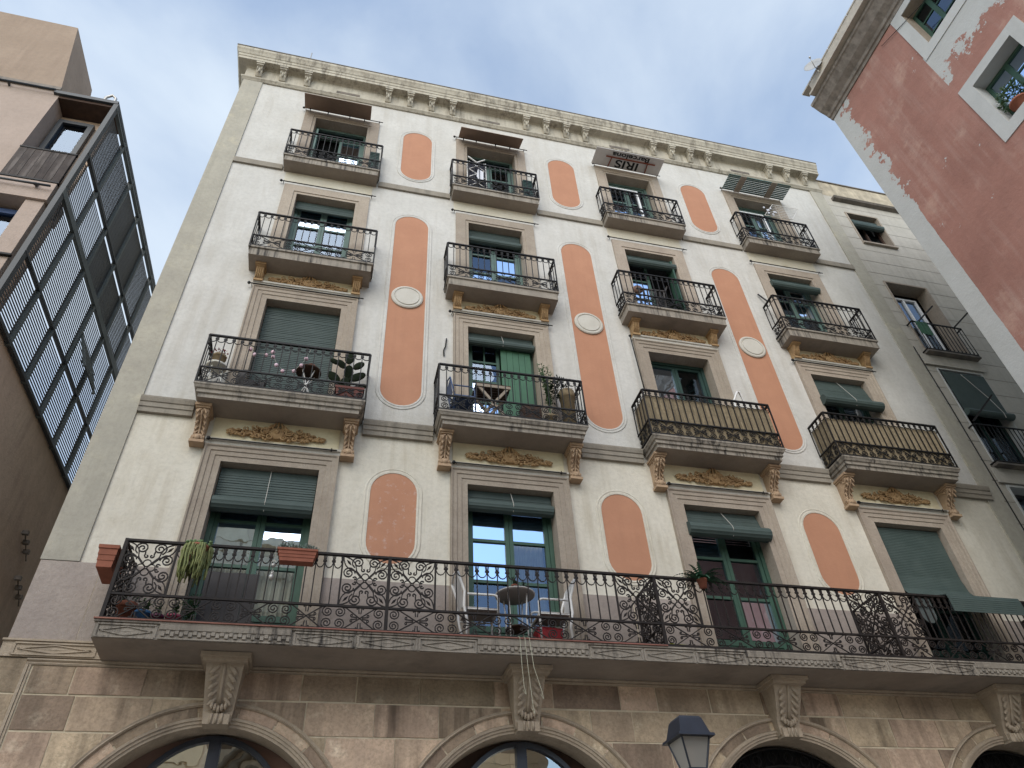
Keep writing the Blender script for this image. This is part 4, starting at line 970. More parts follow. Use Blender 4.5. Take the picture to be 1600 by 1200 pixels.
m = MB(); a, e = Vector(GP(-.05, 5.15, -.25)), Vector(GP(9, 5.15, -.25)); m.obox((a + e) / 2, (e - a) / 2, Vector((cos(th), -sin(th), 0)) * .24, Vector((0, 0, 5.25))); obj('alley_wall', m, M['tan_wall'], LB)
for k, (s_, z) in enumerate(((4.05, 8.75), (4.5, 8.1))):
    m = MB()
    for j in range(3):
        x, y, zz = GP(s_ + .16 * j, z - .1 * j, .06); m.obox((x, y, zz), (.05, 0, 0), (0, .035, 0), (0, 0, .035)); m.tube([GP(s_ + .16 * j, z - .1 * j, .06), GP(s_ + .16 * (j + 1), z - .1 * (j + 1), .05)], .012, 5)
    obj('cable_bracket', m, M['gutter'], LB)
m = MB(); p_ = [(-5.95, -.9, 16.62), (-5.93, -.9, 17.0), (-5.84, -.9, 17.12), (-5.76, -.88, 17.05), (-5.72, -.86, 16.62)]; m.tube(p_, .03, 7); obj('vent_pipe', m, M['pewter'], LB)

# ------------------------------------------------------------------ right: narrow neighbour on the same line
NB = thing('narrow_house', 'narrow grey house with scored render beside the red building', 'building', (16, 0, 0))
NW = [(13.87, 14.93, 18.32, 19.78), (13.74, 15.04, 13.85, 16.50), (13.74, 15.01, 10.35, 13.23), (13.72, 15.05, 7.0, 9.78)]
m = MB(); NX1 = 19.0; z = 20.62
xs = [X1 + .012, 13.72, 13.74, 13.87, 14.93, 15.01, 15.04, 15.05, NX1]
zedge = sorted({0.0, 20.62, *[20.62 - .535 * k for k in range(1, 39)], *[q for w_ in NW for q in w_[2:]]})
grv = {round(20.62 - .535 * k, 4) for k in range(1, 39)}
for a, e in zip(zedge, zedge[1:]):
    za = a + (.008 if round(a, 4) in grv else 0); ze = e - (.008 if round(e, 4) in grv else 0); run = None
    for x0_, x1_ in zip(xs, xs[1:]):
        hole = any(w_[0] <= (x0_ + x1_) / 2 <= w_[1] and w_[2] < (a + e) / 2 < w_[3] for w_ in NW)
        if not hole: m.add([(x0_, .02, za), (x1_, .02, za), (x1_, .02, ze), (x0_, .02, ze)], [(0, 1, 2, 3)])
obj('wall', m, M['narrow'], NB)
m = MB()
xs2 = [X1 + .01, 13.7, 15.07, NX1]; 
m.box(X1 + .01, 13.70, .034, .3, 0, 20.6); m.box(15.08, NX1, .034, .3, 0, 20.6)
for a, e in zip([0] + [w_[3] + .03 for w_ in reversed(NW)], [w_[2] - .03 for w_ in reversed(NW)] + [20.6]): m.box(13.70, 15.08, .034, .3, a, e)
obj('groove_bed', m, M['groove'], NB)
m = MB(); m.box(X1 + .02, NX1, .45, 8, 0, 20.6); obj('dark_core', m, M['dark'], NB)  # room darkness put into the colour of a box behind the windows
m = MB(); m.profx([(.02, 20.36), (-.10, 20.40), (-.13, 20.47), (.02, 20.49)], 13.62, NX1); obj('eaves_ledge', m, M['capstone'], NB)
m = MB(); m.box(X1 + .04, NX1, .03, .4, 20.49, 21.42); pb = obj('parapet', m, M['parapet'], NB)
m = MB(); m.box(X1 + .04, NX1, -.0, .42, 21.42, 21.47); obj('coping', m, M['capstone'], pb)
for k, w_ in enumerate(NW):
    m = MB(); t = .05 if k != 2 else .03; a, e, z0, z1 = w_
    m.box(a - t, a, -.0, .38, z0, z1 + t); m.box(e, e + t, -.0, .38, z0, z1 + t); m.box(a, e, -.0, .38, z1, z1 + t)
    if k == 0: m.box(a - .05, e + .05, -.05, .3, z0 - .06, z0)
    obj('window_surround', m, M['surround'] if k < 2 else M['grey_paint'], NB)
simple_window(NB, 13.88, 14.92, 18.33, 19.77, .24, M['wood_dark'], 2, .06)
simple_window(NB, 13.9, 14.75, 13.86, 16.2, .30, M['white_frame'], 2, .06); simple_window(NB, 13.75, 15.0, 10.36, 13.2, .30, M['green_dark'], 2, .06); simple_window(NB, 13.73, 15.04, 7.0, 9.77, .30, M['steel_dark'], 1, .08)
def nb_blind(label, x0, x1, zt, drop, roll, y):
    m = MB(); z = zt
    while z > zt - drop: m.box(x0, x1, y - .006, y + .006, z - .029, z); z -= .034
    o = tag(obj('roll_up_blind', m, M['blind']), label, 'blind', 'green roll-up blinds'); n = 22; rm_ = MB(); yo = y - roll * .5; zc = zt - drop - roll * .3
    rm_.add([(x, yo + roll * (1 if k % 2 else .95) * cos(2 * pi * k / n), zc + roll * (1 if k % 2 else .95) * sin(2 * pi * k / n)) for x in (x0 - .02, x1 + .02) for k in range(n)], [(k, (k + 1) % n, n + (k + 1) % n, n + k) for k in range(n)] + [tuple(range(n))[::-1], tuple(range(n, 2 * n))])
    obj('roll', rm_, M['blind'], o); return o
nb_blind('short green blind in the small topmost window of the narrow house', 13.89, 14.91, 19.62, .34, .10, .10)
o = nb_blind('long green blind in the narrow house above a dark railing', 13.78, 15.02, 13.16, 1.30, .09, .0)
m = MB(); m.tube([(14.3, -.03, 13.1), (14.62, -.10, 12.3), (14.72, -.14, 11.85), (14.70, -.14, 11.7)], .008, 4); obj('cord', m, M['cord'], o)
def thin_rail(x0, x1, z0, z1, d):
    m = MB(); k = 13
    for z in (z0 + .04, z1): m.bar((x0, -d, z), (x1, -d, z), .03, .03)
    for x in (x0, x1): m.bar((x, -d, z1), (x, .02, z1), .03, .03); m.bar((x, -d, z0 + .04), (x, .02, z0 + .04), .03, .03)
    for i in range(k + 1): x = x0 + (x1 - x0) * i / k; m.tube([(x, -d, z0), (x, -d, z1)], .010, 4); m.ell((x, -d, z0 + .10), (.018, .018, .03), 5, 4)
    return m
for z0, z1 in ((13.72, 14.74), (10.30, 11.36)):
    m = MB(); m.box(13.58, 15.14, -.17, .019, z0 - .05, z0); so = obj('balcony', m, M['capstone'], NB); obj('railing', thin_rail(13.6, 15.12, z0, z1, .15), M['iron'], so)
m = MB(); m.box(13.42, 15.2, -.03, .0, 13.33, 13.66); obj('plain_band', m, M['narrow'], NB)
m = MB(); m.box(13.5, 15.2, -.03, .0, 9.86, 10.24); obj('plain_band', m, M['narrow'], NB)
m = MB(); m.tube([(13.36, -.02, 13.9), (13.40, -.02, 12), (13.40, -.02, 5)], .012, 5); obj('cable', m, M['cable'], NB)
pl = thing('clothes_poles', 'pair of black rods standing out from the narrow house balcony', 'rods', (14.3, -.16, 14.74))
for x in (13.82, 14.92):
    m = MB(); m.bar((x, -.16, 14.76), (x + .32, -.50, 15.05), .03, .03); obj('rod', m, M['iron'], pl)
m = MB(); m.bar((13.58, -.18, 11.4), (14.1, -.55, 11.95), .035, .035); tag(obj('awning_rod', m, M['iron']), 'black rod leaning out by the dark railing of the narrow house', 'rod')
m = MB(); n = 10
vs = [(13.66 + .36 * i / n, -.19 - .012 * sin(i * 2.2), z) for z in (14.72, 14.25) for i in range(n + 1)]; m.add(vs, [(i, i + 1, n + 2 + i, n + 1 + i) for i in range(n)], True)
tag(obj('green_cloth', m, M['shutter']), 'green cloth hung over the narrow house railing', 'cloth')

# ------------------------------------------------------------------ right: red building, its street wall turned towards us
XR, YE = 11.2, -3.0
RB = thing('red_building', 'tall red painted building with flaking grey corner and heavy eaves', 'building', (14, -7, 0))
RW = [(-6.62, -5.72, 17.22, 18.68), (-6.74, -5.72, 13.80, 15.20)]
ys = sorted({-13.0, YE, *[v for w_ in RW for v in w_[:2]]}); zs = sorted({0.0, 19.0, *[v for w_ in RW for v in w_[2:]]})
m = MB()
for a, e in zip(ys, ys[1:]):
    for c_, f in zip(zs, zs[1:]):
        if any(w_[0] < (a + e) / 2 < w_[1] and w_[2] < (c_ + f) / 2 < w_[3] for w_ in RW): continue
        m.add([(XR, a, c_), (XR, e, c_), (XR, e, f), (XR, a, f)], [(0, 1, 2, 3)])
obj('wall', m, M['red'], RB)
m = MB(); m.add([(XR, YE, 0), (30, YE, 0), (30, YE, 19), (XR, YE, 19)], [(0, 1, 2, 3)]); m.add([(XR, -13, 0), (30, -13, 0), (30, -13, 19), (XR, -13, 19)], [(0, 1, 2, 3)]); obj('end_wall', m, M['grey_paint'], RB)
m = MB(); m.box(XR + .5, 29.5, -12.9, YE - .1, 0, 18.9); obj('dark_core', m, M['dark'], RB)  # near-black filler box, its colour stands for unlit rooms
for k, w_ in enumerate(RW):
    y0, y1, z0, z1 = w_; a = .27; zt_ = z1 + (.24 if k else .40)
    m = MB()
    for (ya, yb, za, zb2) in ((y0 - a, y0, z0 - .28, zt_), (y1, y1 + a, z0 - .28, zt_), (y0, y1, z1, zt_), (y0, y1, z0 - .28, z0)): m.box(XR - .018, XR + .002, ya, yb, za, zb2)
    so = obj('window_surround', m, M['grey_paint'], RB)
    m = MB(); d = .32; m.box(XR + .003, XR + d, y1, y1 + .02, z0, z1); m.box(XR + .003, XR + d, y0 - .02, y0, z0, z1); m.box(XR + .003, XR + d, y0, y1, z1, z1 + .02); m.box(XR + .003, XR + d, y0, y1, z0 - .02, z0); obj('reveal', m, M['surround'] if k == 0 else M['grey_paint'], so)
    f = MB(); xx = XR + d - .03; t = .07
    f.box(xx, xx + .05, y0, y0 + t, z0, z1); f.box(xx, xx + .05, y1 - t, y1, z0, z1); f.box(xx, xx + .05, y0 + t, y1 - t, z1 - t, z1); f.box(xx, xx + .05, y0 + t, y1 - t, z0, z0 + t); ym = (y0 + y1) / 2; f.box(xx, xx + .05, ym - .05, ym + .05, z0 + t, z1 - t)
    for zz in (z0 + (z1 - z0) * .36, z0 + (z1 - z0) * .68): f.box(xx + .01, xx + .05, y0 + t, y1 - t, zz - .02, zz + .02)
    wo_ = obj('window', f, M['green'], RB); g_ = MB(); g_.add([(xx + .03, y0 + .05, z0 + .05), (xx + .03, y1 - .05, z0 + .05), (xx + .03, y1 - .05, z1 - .05), (xx + .03, y0 + .05, z1 - .05)], [(0, 1, 2, 3)]); obj('pane', g_, M['glass'], wo_)
    g_ = MB(); g_.box(xx + .06, xx + .07, y0, y1, z0, z1); obj('dark_backing', g_, M['dark'], wo_)
# eaves
m = MB(); ep = [(XR + .2, 18.9), (XR - .03, 18.9), (XR - .05, 18.98), (XR - .09, 19.0), (XR - .12, 19.08), (XR - .26, 19.22), (XR - .38, 19.42), (XR - .42, 19.45), (XR - .42, 19.55), (XR + .2, 19.57)]
m.profy(ep, -13, YE + .03); ev = obj('eaves', m, M['gutter'], RB)
m = MB(); m.box(XR - .56, 30, -13, YE - .2, 19.585, 19.66); m.box(XR - .50, XR + .3, -13, YE - .3, 19.66, 20.0); obj('roof_parapet', m, M['roof_tile'], ev)
for k in range(14):
    m = MB(); y = YE - .2 - k * .42; m.box(XR - .515, XR - .3, y - .20, y + .20, 20.0, 20.05); obj('roof_tile', m, M['roof_tile'], ev)
m = MB(); m.tube([(XR - .03, -5.0, 18.7), (XR - .04, -6.8, 17.9), (XR - .05, -9, 17.2)], .007, 4); obj('cable', m, M['cable'], RB)
D_ = thing('satellite_dish', 'grey satellite dish on the edge of the red roof', 'dish', (XR - .60, -3.75, 19.74)); D_.scale = (.8, .8, .8)
Mr = Vector((-.75, -.62, .12)).to_track_quat('Z', 'Y').to_matrix()
m = MB(); n = 22; prof = [(0, 0), (.10, .008), (.20, .03), (.29, .065), (.295, .06), (.20, .02), (.1, -.004), (0, -.01)]
vs = [Mr @ Vector((r_ * cos(2 * pi * j / n), r_ * sin(2 * pi * j / n), z)) for r_, z in prof for j in range(n)]
m.add([v + Vector((0, 0, .42)) for v in vs], [(k * n + j, k * n + (j + 1) % n, (k + 1) * n + (j + 1) % n, (k + 1) * n + j) for k in range(len(prof) - 1) for j in range(n)], True); obj('reflector', m, M['dish'], D_, WL[D_])
m = MB(); m.tube([(0.05, 0, 0), (.05, 0, .42)], .02, 6); a = Mr @ Vector((0, -.28, .06)) + Vector((0, 0, .42)); e = Mr @ Vector((0, -.05, .36)) + Vector((0, 0, .42)); m.tube([a, e], .012, 5); m.ell(e, (.04, .04, .04), 6, 4); obj('feed_arm', m, M['pewter'], D_, WL[D_])

# ------------------------------------------------------------------ behind the camera: the church front mirrored in the panes
CH = thing('church_front', 'pale sandstone gothic front mirrored in the arched ground floor windows', 'building', (-4, -16, 0))
m = MB(); m.box(-30, 8, -19, -16, 0, 9.6); m.box(-8.6, 1.2, -19, -15.99, 9.5, 17.0); obj('wall', m, M['mortar'], CH)
rc = random.Random(2); z = 5.0
while z < 16.6:
    x = -8.55
    while x < (1.1 if z > 9 else 7.4):
        e = min(x + rc.uniform(.75, 1.3), 1.15 if z > 9 else 7.9)
        if not (-3.4 < (x + e) / 2 < -.2 and z < 9.2):
            m = MB(); m.box(x + .012, e - .012, -16.0, -15.95 - rc.uniform(0, .01), z + .012, z + .508); obj('stone_block', m, M['sand'], CH)
        x = e
    z += .52
m = MB(); m.box(-8.7, 1.3, -16.0, -15.7, 16.75, 17.05); obj('cornice', m, M['sand'], CH)
m = MB(); m.box(1.3, 8.1, -16.0, -15.75, 9.35, 9.65); obj('cornice', m, M['sand'], CH)
def ogive(w_, h_, n=12):
    pts = []; Rr = w_ * 1.25; cx = Rr - w_
    a_max = math.acos(cx / Rr)
    for i in range(n + 1): a = a_max * i / n; pts.append((-cx + Rr * cos(a), h_ + Rr * sin(a)))
    return pts + [(-x, z) for x, z in reversed(pts[:-1])]
for k in range(4):
    w_ = 1.5 - k * .22; m = MB(); pts = [(w_, 4.0)] + ogive(w_, 7.2) + [(-w_, 4.0)]; m.tube([(-1.8 + x, -15.95 - .05 * k, z) for x, z in pts], .10 - .012 * k, 7); obj('arch_moulding', m, M['sand_dark'], CH)
m = MB(); pts = [(.8, 4.0)] + ogive(.8, 7.2) + [(-.8, 4.0)]; m.add([(-1.8 + x, -15.98, z) for x, z in pts], [tuple(range(len(pts)))]); obj('lancet_window', m, M['dark'], CH)

# ------------------------------------------------------------------ street lamp
LP = thing('street_lamp', 'dark blue metal lantern in front of the arched ground floor', 'street lamp', (3.175, -3.80, 0), R(2)); LP.scale = (.84, .84, 1)
def frust(m, h0, h1, z0, z1): m.add([(sx * h, sy * h, z) for h, z in ((h0, z0), (h1, z1)) for sx, sy in ((-1, -1), (1, -1), (1, 1), (-1, 1))], [(0, 1, 5, 4), (1, 2, 6, 5), (2, 3, 7, 6), (3, 0, 4, 7), (4, 5, 6, 7), (3, 2, 1, 0)])
m = MB(); frust(m, .172, .128, 3.475, 3.61); frust(m, .128, .11, 3.61, 3.63); frust(m, .205, .20, 3.452, 3.474); obj('hood', m, M['lamp_metal'], LP, WL[LP])
m = MB()
for sx, sy in ((-1, -1), (1, -1), (1, 1), (-1, 1)): m.bar((sx * .09, sy * .09, 3.21), (sx * .155, sy * .155, 3.45), .016, .016)
for a, e in (((-1, -1), (1, -1)), ((1, -1), (1, 1)), ((1, 1), (-1, 1)), ((-1, 1), (-1, -1))): m.bar((a[0] * .09, a[1] * .09, 3.21), (e[0] * .09, e[1] * .09, 3.21), .018, .018)
m.tube([(0, 0, 3.0), (0, 0, 3.24)], .02, 7)
for sx, sy in ((-1, -1), (1, -1), (1, 1), (-1, 1)): m.tube([(sx * .09, sy * .09, 3.21), (sx * .05, sy * .05, 3.12), (0, 0, 3.05)], .009, 5)
obj('cage', m, M['lamp_metal'], LP, WL[LP])
for k in range(4):
    m = MB(); a, b_ = [(-1, -1), (1, -1), (1, 1), (-1, 1)][k], [(1, -1), (1, 1), (-1, 1), (-1, -1)][k]
    m.add([(a[0] * .088, a[1] * .088, 3.215), (b_[0] * .088, b_[1] * .088, 3.215), (b_[0] * .152, b_[1] * .152, 3.448), (a[0] * .152, a[1] * .152, 3.448)], [(0, 1, 2, 3)]); obj('pane', m, M['lamp_glass'], LP, WL[LP])
m = MB(); m.lathe([(.11, 0), (.11, .5), (.07, .56), (.045, .7), (.035, 2.6), (.05, 2.65), (.03, 2.72), (.03, 3.02)], n=12); obj('post', m, M['lamp_metal'], LP, WL[LP])

# ------------------------------------------------------------------ things on the balconies
def leaves(m, c, rad, n, size, seed, up=.3, asp=.45):
    r_ = random.Random(seed); c = Vector(c)
    for _ in range(n):
        while True:
            v = Vector((r_.uniform(-1, 1), r_.uniform(-1, 1), r_.uniform(-1, 1)))
            if v.length < 1: break
        p = c + Vector((v.x * rad[0], v.y * rad[1], v.z * rad[2])); d = (v + Vector((r_.uniform(-.6, .6), r_.uniform(-.6, .6), up + r_.uniform(-.4, .4)))).normalized()
        sd = d.cross(Vector((r_.uniform(-1, 1), r_.uniform(-1, 1), r_.uniform(-1, 1)))).normalized(); L_ = size * r_.uniform(.6, 1.3); nn = d.cross(sd) * L_ * .12
        m.add([p, p + d * L_ * .5 + sd * L_ * asp * .5 + nn, p + d * L_, p + d * L_ * .5 - sd * L_ * asp * .5 + nn], [(0, 1, 2), (0, 2, 3)])
def stems(m, base, n, h, spread, seed, lf=.05, nl=9, r0=.004):
    r_ = random.Random(seed); base = Vector(base)
    for _ in range(n):
        a = r_.uniform(0, 2 * pi); s = r_.uniform(.2, 1) * spread; hh = h * r_.uniform(.65, 1.0); pts = [base + Vector((cos(a) * s * t * t, sin(a) * s * t * t * .6, hh * t)) for t in (0, .3, .6, 1)]
        m.tube(pts, [r0, r0 * .9, r0 * .7, r0 * .4], 4)
        for k in range(nl):
            t = .25 + .75 * k / nl; p = base + Vector((cos(a) * s * t * t, sin(a) * s * t * t * .6, hh * t)); leaves(m, p, (.015, .015, .015), 2, lf, r_.randint(0, 9999))
def pot(label, at, r1, r0, h, material, name='flower_pot', group=None):
    t = thing(name, label, 'plant pot', at, 0, group); m = MB(); m.lathe([(r0, 0), (r1 * .96, h * .82), (r1 * 1.06, h * .82), (r1 * 1.06, h), (r1 * .93, h), (r1 * .9, h * .9)], n=18); obj('pot', m, material, t, WL[t]); return t
def foliage(t, material, fn, name='foliage'):
    m = MB(); fn(m); return obj(name, m, material, t, WL[t])
FZ = 5.59
def trough(label, at, L_, w_, h_, material, rz=0, name='planter_box'):
    t = thing(name, label, 'planter', at, rz); m = MB()
    for k, (za, zb2, g_) in enumerate(((0, .30, 0), (.30, .38, .006), (.38, .55, .004), (.55, .63, .010), (.63, .84, .008), (.84, 1, .020))):
        a = L_ / 2 - .035 + .03 * za + g_; e = L_ / 2 - .035 + .03 * zb2 + g_; b0 = w_ / 2 - .02 + .015 * za + g_; b1 = w_ / 2 - .02 + .015 * zb2 + g_
        m.add([(sx * q, sy * p, z) for q, p, z in ((a, b0, za * h_), (e, b1, zb2 * h_)) for sx, sy in ((-1, -1), (1, -1), (1, 1), (-1, 1))], [(0, 1, 5, 4), (1, 2, 6, 5), (2, 3, 7, 6), (3, 0, 4, 7), (4, 5, 6, 7), (3, 2, 1, 0)])
    obj('box', m, material, t, WL[t]); return t
trough('terracotta trough hung outside the left end of the long balcony', (-2.83, -.46, 6.30), .55, .22, .29, M['pot'], R(90))
t = pot('large terracotta pot in the left corner of the long balcony', (-2.48, -.42, FZ), .12, .09, .36, M['pot']); foliage(t, M['leaf'], lambda m: leaves(m, (0, 0, .40), (.10, .09, .05), 40, .06, 1))
t = pot('round blue pot on the long balcony', (-2.235, -.58, FZ), .10, .07, .19, M['pot_blue']); foliage(t, M['leaf'], lambda m: stems(m, (0, 0, .18), 7, .22, .12, 2, .05, 5))
t = pot('dark plum pot beside the blue pot', (-2.06, -.58, FZ), .075, .06, .16, M['pot_plum']); foliage(t, M['leaf'], lambda m: stems(m, (0, 0, .15), 5, .18, .08, 3, .04, 4))
t = pot('pink pot beside the plum pot', (-1.88, -.57, FZ), .09, .07, .17, M['pot_pink']); foliage(t, M['leaf'], lambda m: stems(m, (0, 0, .16), 7, .24, .12, 4, .045, 6))
t = pot('small pot with upright grass beside the charcoal panel', (-1.72, -.40, FZ), .07, .05, .14, M['pot']); foliage(t, M['leaf'], lambda m: stems(m, (0, 0, .13), 22, .42, .14, 5, .05, 8, .003))
t = thing('hanging_succulent', 'trailing yellow green succulent hanging over the long balcony rail', 'plant', (-1.755, -.80, 6.56))
m = MB(); m.lathe([(.09, -.14), (.13, .02), (.14, .02), (.14, .05), (.12, .05)], n=16); obj('pot', m, M['pot'], t, WL[t])
def sed(m):
    r_ = random.Random(6)
    for k in range(110):
        a = r_.uniform(0, 2 * pi); rr = r_.uniform(.08, .18); x, y = rr * cos(a), rr * sin(a) * .8; ln = r_.uniform(.22, .50) if r_.random() < .8 else r_.uniform(.1, .2)
        pts = [(x * .6, y * .6, .06), (x, y, .05)] + [(x * 1.06 + r_.uniform(-.012, .012), y * 1.1 + r_.uniform(-.012, .012), .05 - ln * q / 5) for q in range(1, 6)]
        m.tube(pts, [.008, .011, .013, .014, .013, .012, .008], 5)
foliage(t, M['sedum'], sed, 'strands'); foliage(t, M['sedum_top'], lambda m: [m.ell((random.Random(k).uniform(-.16, .16), random.Random(k + 50).uniform(-.12, .12), .07 + random.Random(k + 90).uniform(-.01, .03)), (.02, .02, .018), 6, 4) for k in range(60)], 'crown')
t = thing('folding_screen', 'charcoal folding screen standing in front of the leftmost first floor door', 'screen', (-1.32, -.28, FZ))
for k in range(4): m = MB(); m.box(-.345 + k * .172, -.345 + k * .172 + .169, -.012 + .012 * (k % 2), .012 + .012 * (k % 2), 0, .95); obj('leaf_board', m, M['black'], t, WL[t])
t = trough('terracotta planter box of silver succulents hung on the long balcony rail', (-.495, -.83, 6.455), .50, .17, .175, M['pot'])
foliage(t, M['silver_leaf'], lambda m: [leaves(m, (-.2 + .1 * k, 0, .19 + .03 * (k % 2)), (.055, .05, .05), 60, .05, 20 + k, .6, .35) for k in range(5)]); foliage(t, M['wood_dark'], lambda m: stems(m, (-.19, 0, .17), 3, .22, .08, 21, .03, 3), 'twigs')
t = thing('wind_chime', 'two small pewter ornaments on a string below the planter box', 'ornament', (-.78, -.80, 6.20)); m = MB(); m.tube([(0, 0, .5), (0, 0, .1)], .003, 4); obj('string', m, M['cord'], t, WL[t])
m = MB(); m.ell((0, 0, .05), (.035, .035, .045), 9, 6); m.ell((0, 0, .10), (.022, .022, .022), 7, 5); m.ell((-.012, 0, .13), (.006, .006, .02), 5, 4); m.ell((.012, 0, .13), (.006, .006, .02), 5, 4); obj('lower_figure', m, M['pewter'], t, WL[t])
m = MB(); m.ell((0, 0, .22), (.032, .032, .03), 9, 6); m.tube([(.03 * cos(a), 0, .26 + .03 * sin(a)) for a in [pi * k / 8 for k in range(9)]], .004, 4); obj('upper_basket', m, M['pewter'], t, WL[t])
# white metal chairs and round table
def metal_chair(label, at, rz, material, seat):
    t = thing('garden_chair', label, 'chair', at, rz, 'chairs'); m = MB()
    for s in (-1, 1):
        y = s * .22
        m.tube([(.24, y, 0), (.24, y, .62), (.22, y, .65), (.18, y, .66), (-.20, y, .66)], .017, 7)
        m.tube([(-.22, y, 0), (-.20, y, .25), (-.25, y, .48), (-.24, y, .70), (-.34, y * .95, 1.0)], .021, 7)
        m.tube([(.24, y, .44), (-.24, y, .44)], .011, 6)
    m.tube([(-.34, -.21, 1.0), (-.36, 0, 1.04), (-.34, .21, 1.0)], .016, 7); m.tube([(.24, -.22, .44), (.24, .22, .44)], .012, 6); obj('frame', m, material, t, WL[t])
    m = MB(); m.box(-.22, .24, -.205, .205, .452, .47); obj('seat', m, seat, t, WL[t])
    m = MB(); n = 6; pts = [(-.245 - .012 * k, .52 + .08 * k) for k in range(7)]
    m.add([(x - .01 * (1 - abs(q)) * 2, q * .19, z) for x, z in pts for q in (-1, 0, 1)], [(3 * k + j, 3 * k + j + 1, 3 * k + j + 4, 3 * k + j + 3) for k in range(6) for j in (0, 1)]); obj('backrest', m, M['sign'], t, WL[t]); return t
metal_chair('white metal chair left of the small round table', (2.06, -.42, FZ + .02), 0, M['white_metal'], M['grey_seat'])
metal_chair('white metal chair right of the small round table', (3.14, -.40, FZ + .02), pi, M['white_metal'], M['grey_seat'])
t = thing('round_table', 'small round grey table between the two white chairs', 'table', (2.62, -.38, FZ)); m = MB(); m.lathe([(.27, .80), (.285, .81), (.285, .83), (.27, .84)], n=28); obj('table_top', m, M['grey_seat'], t, WL[t])
m = MB(); m.tube([(.287 * cos(2 * pi * k / 24), .287 * sin(2 * pi * k / 24), .825) for k in range(24)], .010, 5, True)
for k in range(4): a = pi / 4 + pi / 2 * k; m.tube([(.20 * cos(a), .20 * sin(a), .81), (.17 * cos(a), .17 * sin(a), .5), (.19 * cos(a), .19 * sin(a), 0)], .011, 6)
obj('legs', m, M['white_metal'], t, WL[t]); m = MB(); m.lathe([(.16, .30), (.17, .31), (.16, .32)], n=20); obj('lower_shelf', m, M['wood_dark'], t, WL[t])
t = pot('speckled orange pot with a cactus on the small round table', (2.60, -.46, FZ + .842), .05, .042, .10, M['pot']); foliage(t, M['leaf_dark'], lambda m: (m.ell((0, 0, .15), (.022, .022, .07), 7, 5), m.ell((.03, 0, .14), (.014, .014, .045), 6, 4), leaves(m, (0, 0, .17), (.03, .03, .06), 40, .025, 31)), 'cactus')
t = pot('small pink pot with a cactus on the small round table', (2.74, -.46, FZ + .842), .04, .034, .065, M['pot_pink']); foliage(t, M['leaf_dark'], lambda m: (m.ell((0, 0, .11), (.013, .013, .07), 6, 5), leaves(m, (0, 0, .12), (.03, .03, .05), 30, .03, 32)), 'cactus')
m = MB(); m.add([(-.16, -.10, 0), (.16, -.10, 0), (.16, .10, 0), (-.16, .10, 0), (-.19, -.12, .36), (.19, -.12, .34), (.19, .12, .36), (-.19, .12, .34), (0, -.13, .30)], [(3, 2, 1, 0), (0, 1, 8), (1, 5, 8), (5, 4, 8), (4, 0, 8), (1, 2, 6, 5), (2, 3, 7, 6), (3, 0, 4, 7)]); tag(obj('red_tub', m, M['redbag'], None, (3.10, -.30, FZ)), 'red tub on the floor under the right white chair', 'tub')
m = MB()
for k, (x, z, dx) in enumerate(((2.53, 4.85, .02), (2.60, 4.62, .05), (2.66, 4.80, .12))):
    m.tube([(x, -.74, 5.64), (x, -.83, 5.60), (x + dx * .3, -.835, 5.2), (x + dx, -.83, z + .1), (x + dx + .02, -.83, z), (x + dx - .02, -.83, z + .06)], .0042, 4)
tag(obj('ropes', m, M['rope']), 'pale ropes hanging from the long balcony over a keystone', 'ropes')
t = pot('green fern in a terracotta pot on the long balcony railing', (5.46, -.80, 6.52), .075, .055, .13, M['pot'], 'potted_fern')
def fern(m):
    r_ = random.Random(4)
    for k in range(38):
        a = r_.uniform(0, 2 * pi); ln = r_.uniform(.32, .56); el = r_.uniform(.3, 1.2); pv = None
        for j in range(11):
            q = j / 10; p = Vector((cos(a) * ln * q * cos(el * .7), sin(a) * ln * q * .6 * cos(el * .7), .12 + ln * (q * sin(el) - .55 * q * q)));
            if pv is not None:
                d = (p - pv); sd = d.cross(Vector((0, 0, 1)));
                if sd.length > 1e-6:
                    sd.normalize(); wv = .055 * (1 - q) + .012
                    for s in (-1, 1): m.add([pv, pv + sd * s * wv + d * .5, p + d * .2], [(0, 1, 2)])
            pv = p
foliage(t, M['fern'], fern, 'fronds')
m = MB(); m.add([(-.14, -.08, 0), (.14, -.08, 0), (.14, .08, 0), (-.14, .08, 0), (-.16, -.09, .08), (.13, -.10, .06), (.15, .09, .10), (-.13, .09, .07)], [(3, 2, 1, 0), (4, 5, 6, 7), (0, 1, 5, 4), (1, 2, 6, 5), (2, 3, 7, 6), (3, 0, 4, 7)]); tag(obj('crumpled_bag', m, M['yellow'], None, (4.93, -.62, FZ)), 'yellow green plastic bag on the long balcony floor', 'bag')
m = MB(); n = 12; pts = [(-.14, .0), (.14, .0)] + [(.14 * cos(a), -.28 + .14 * sin(a)) for a in [-pi * k / n for k in range(n + 1)]]
m.add([(x, -.012, z) for x, z in pts] + [(x, .012, z) for x, z in pts], [tuple(range(len(pts))), tuple(range(len(pts), 2 * len(pts)))[::-1]] + [(i, (i + 1) % len(pts), len(pts) + (i + 1) % len(pts), len(pts) + i) for i in range(len(pts))]); tag(obj('folded_flap', m, M['steel'], None, (9.44, -.70, 6.64)), 'grey rounded flap hanging inside the railing left of the slung blind', 'flap')
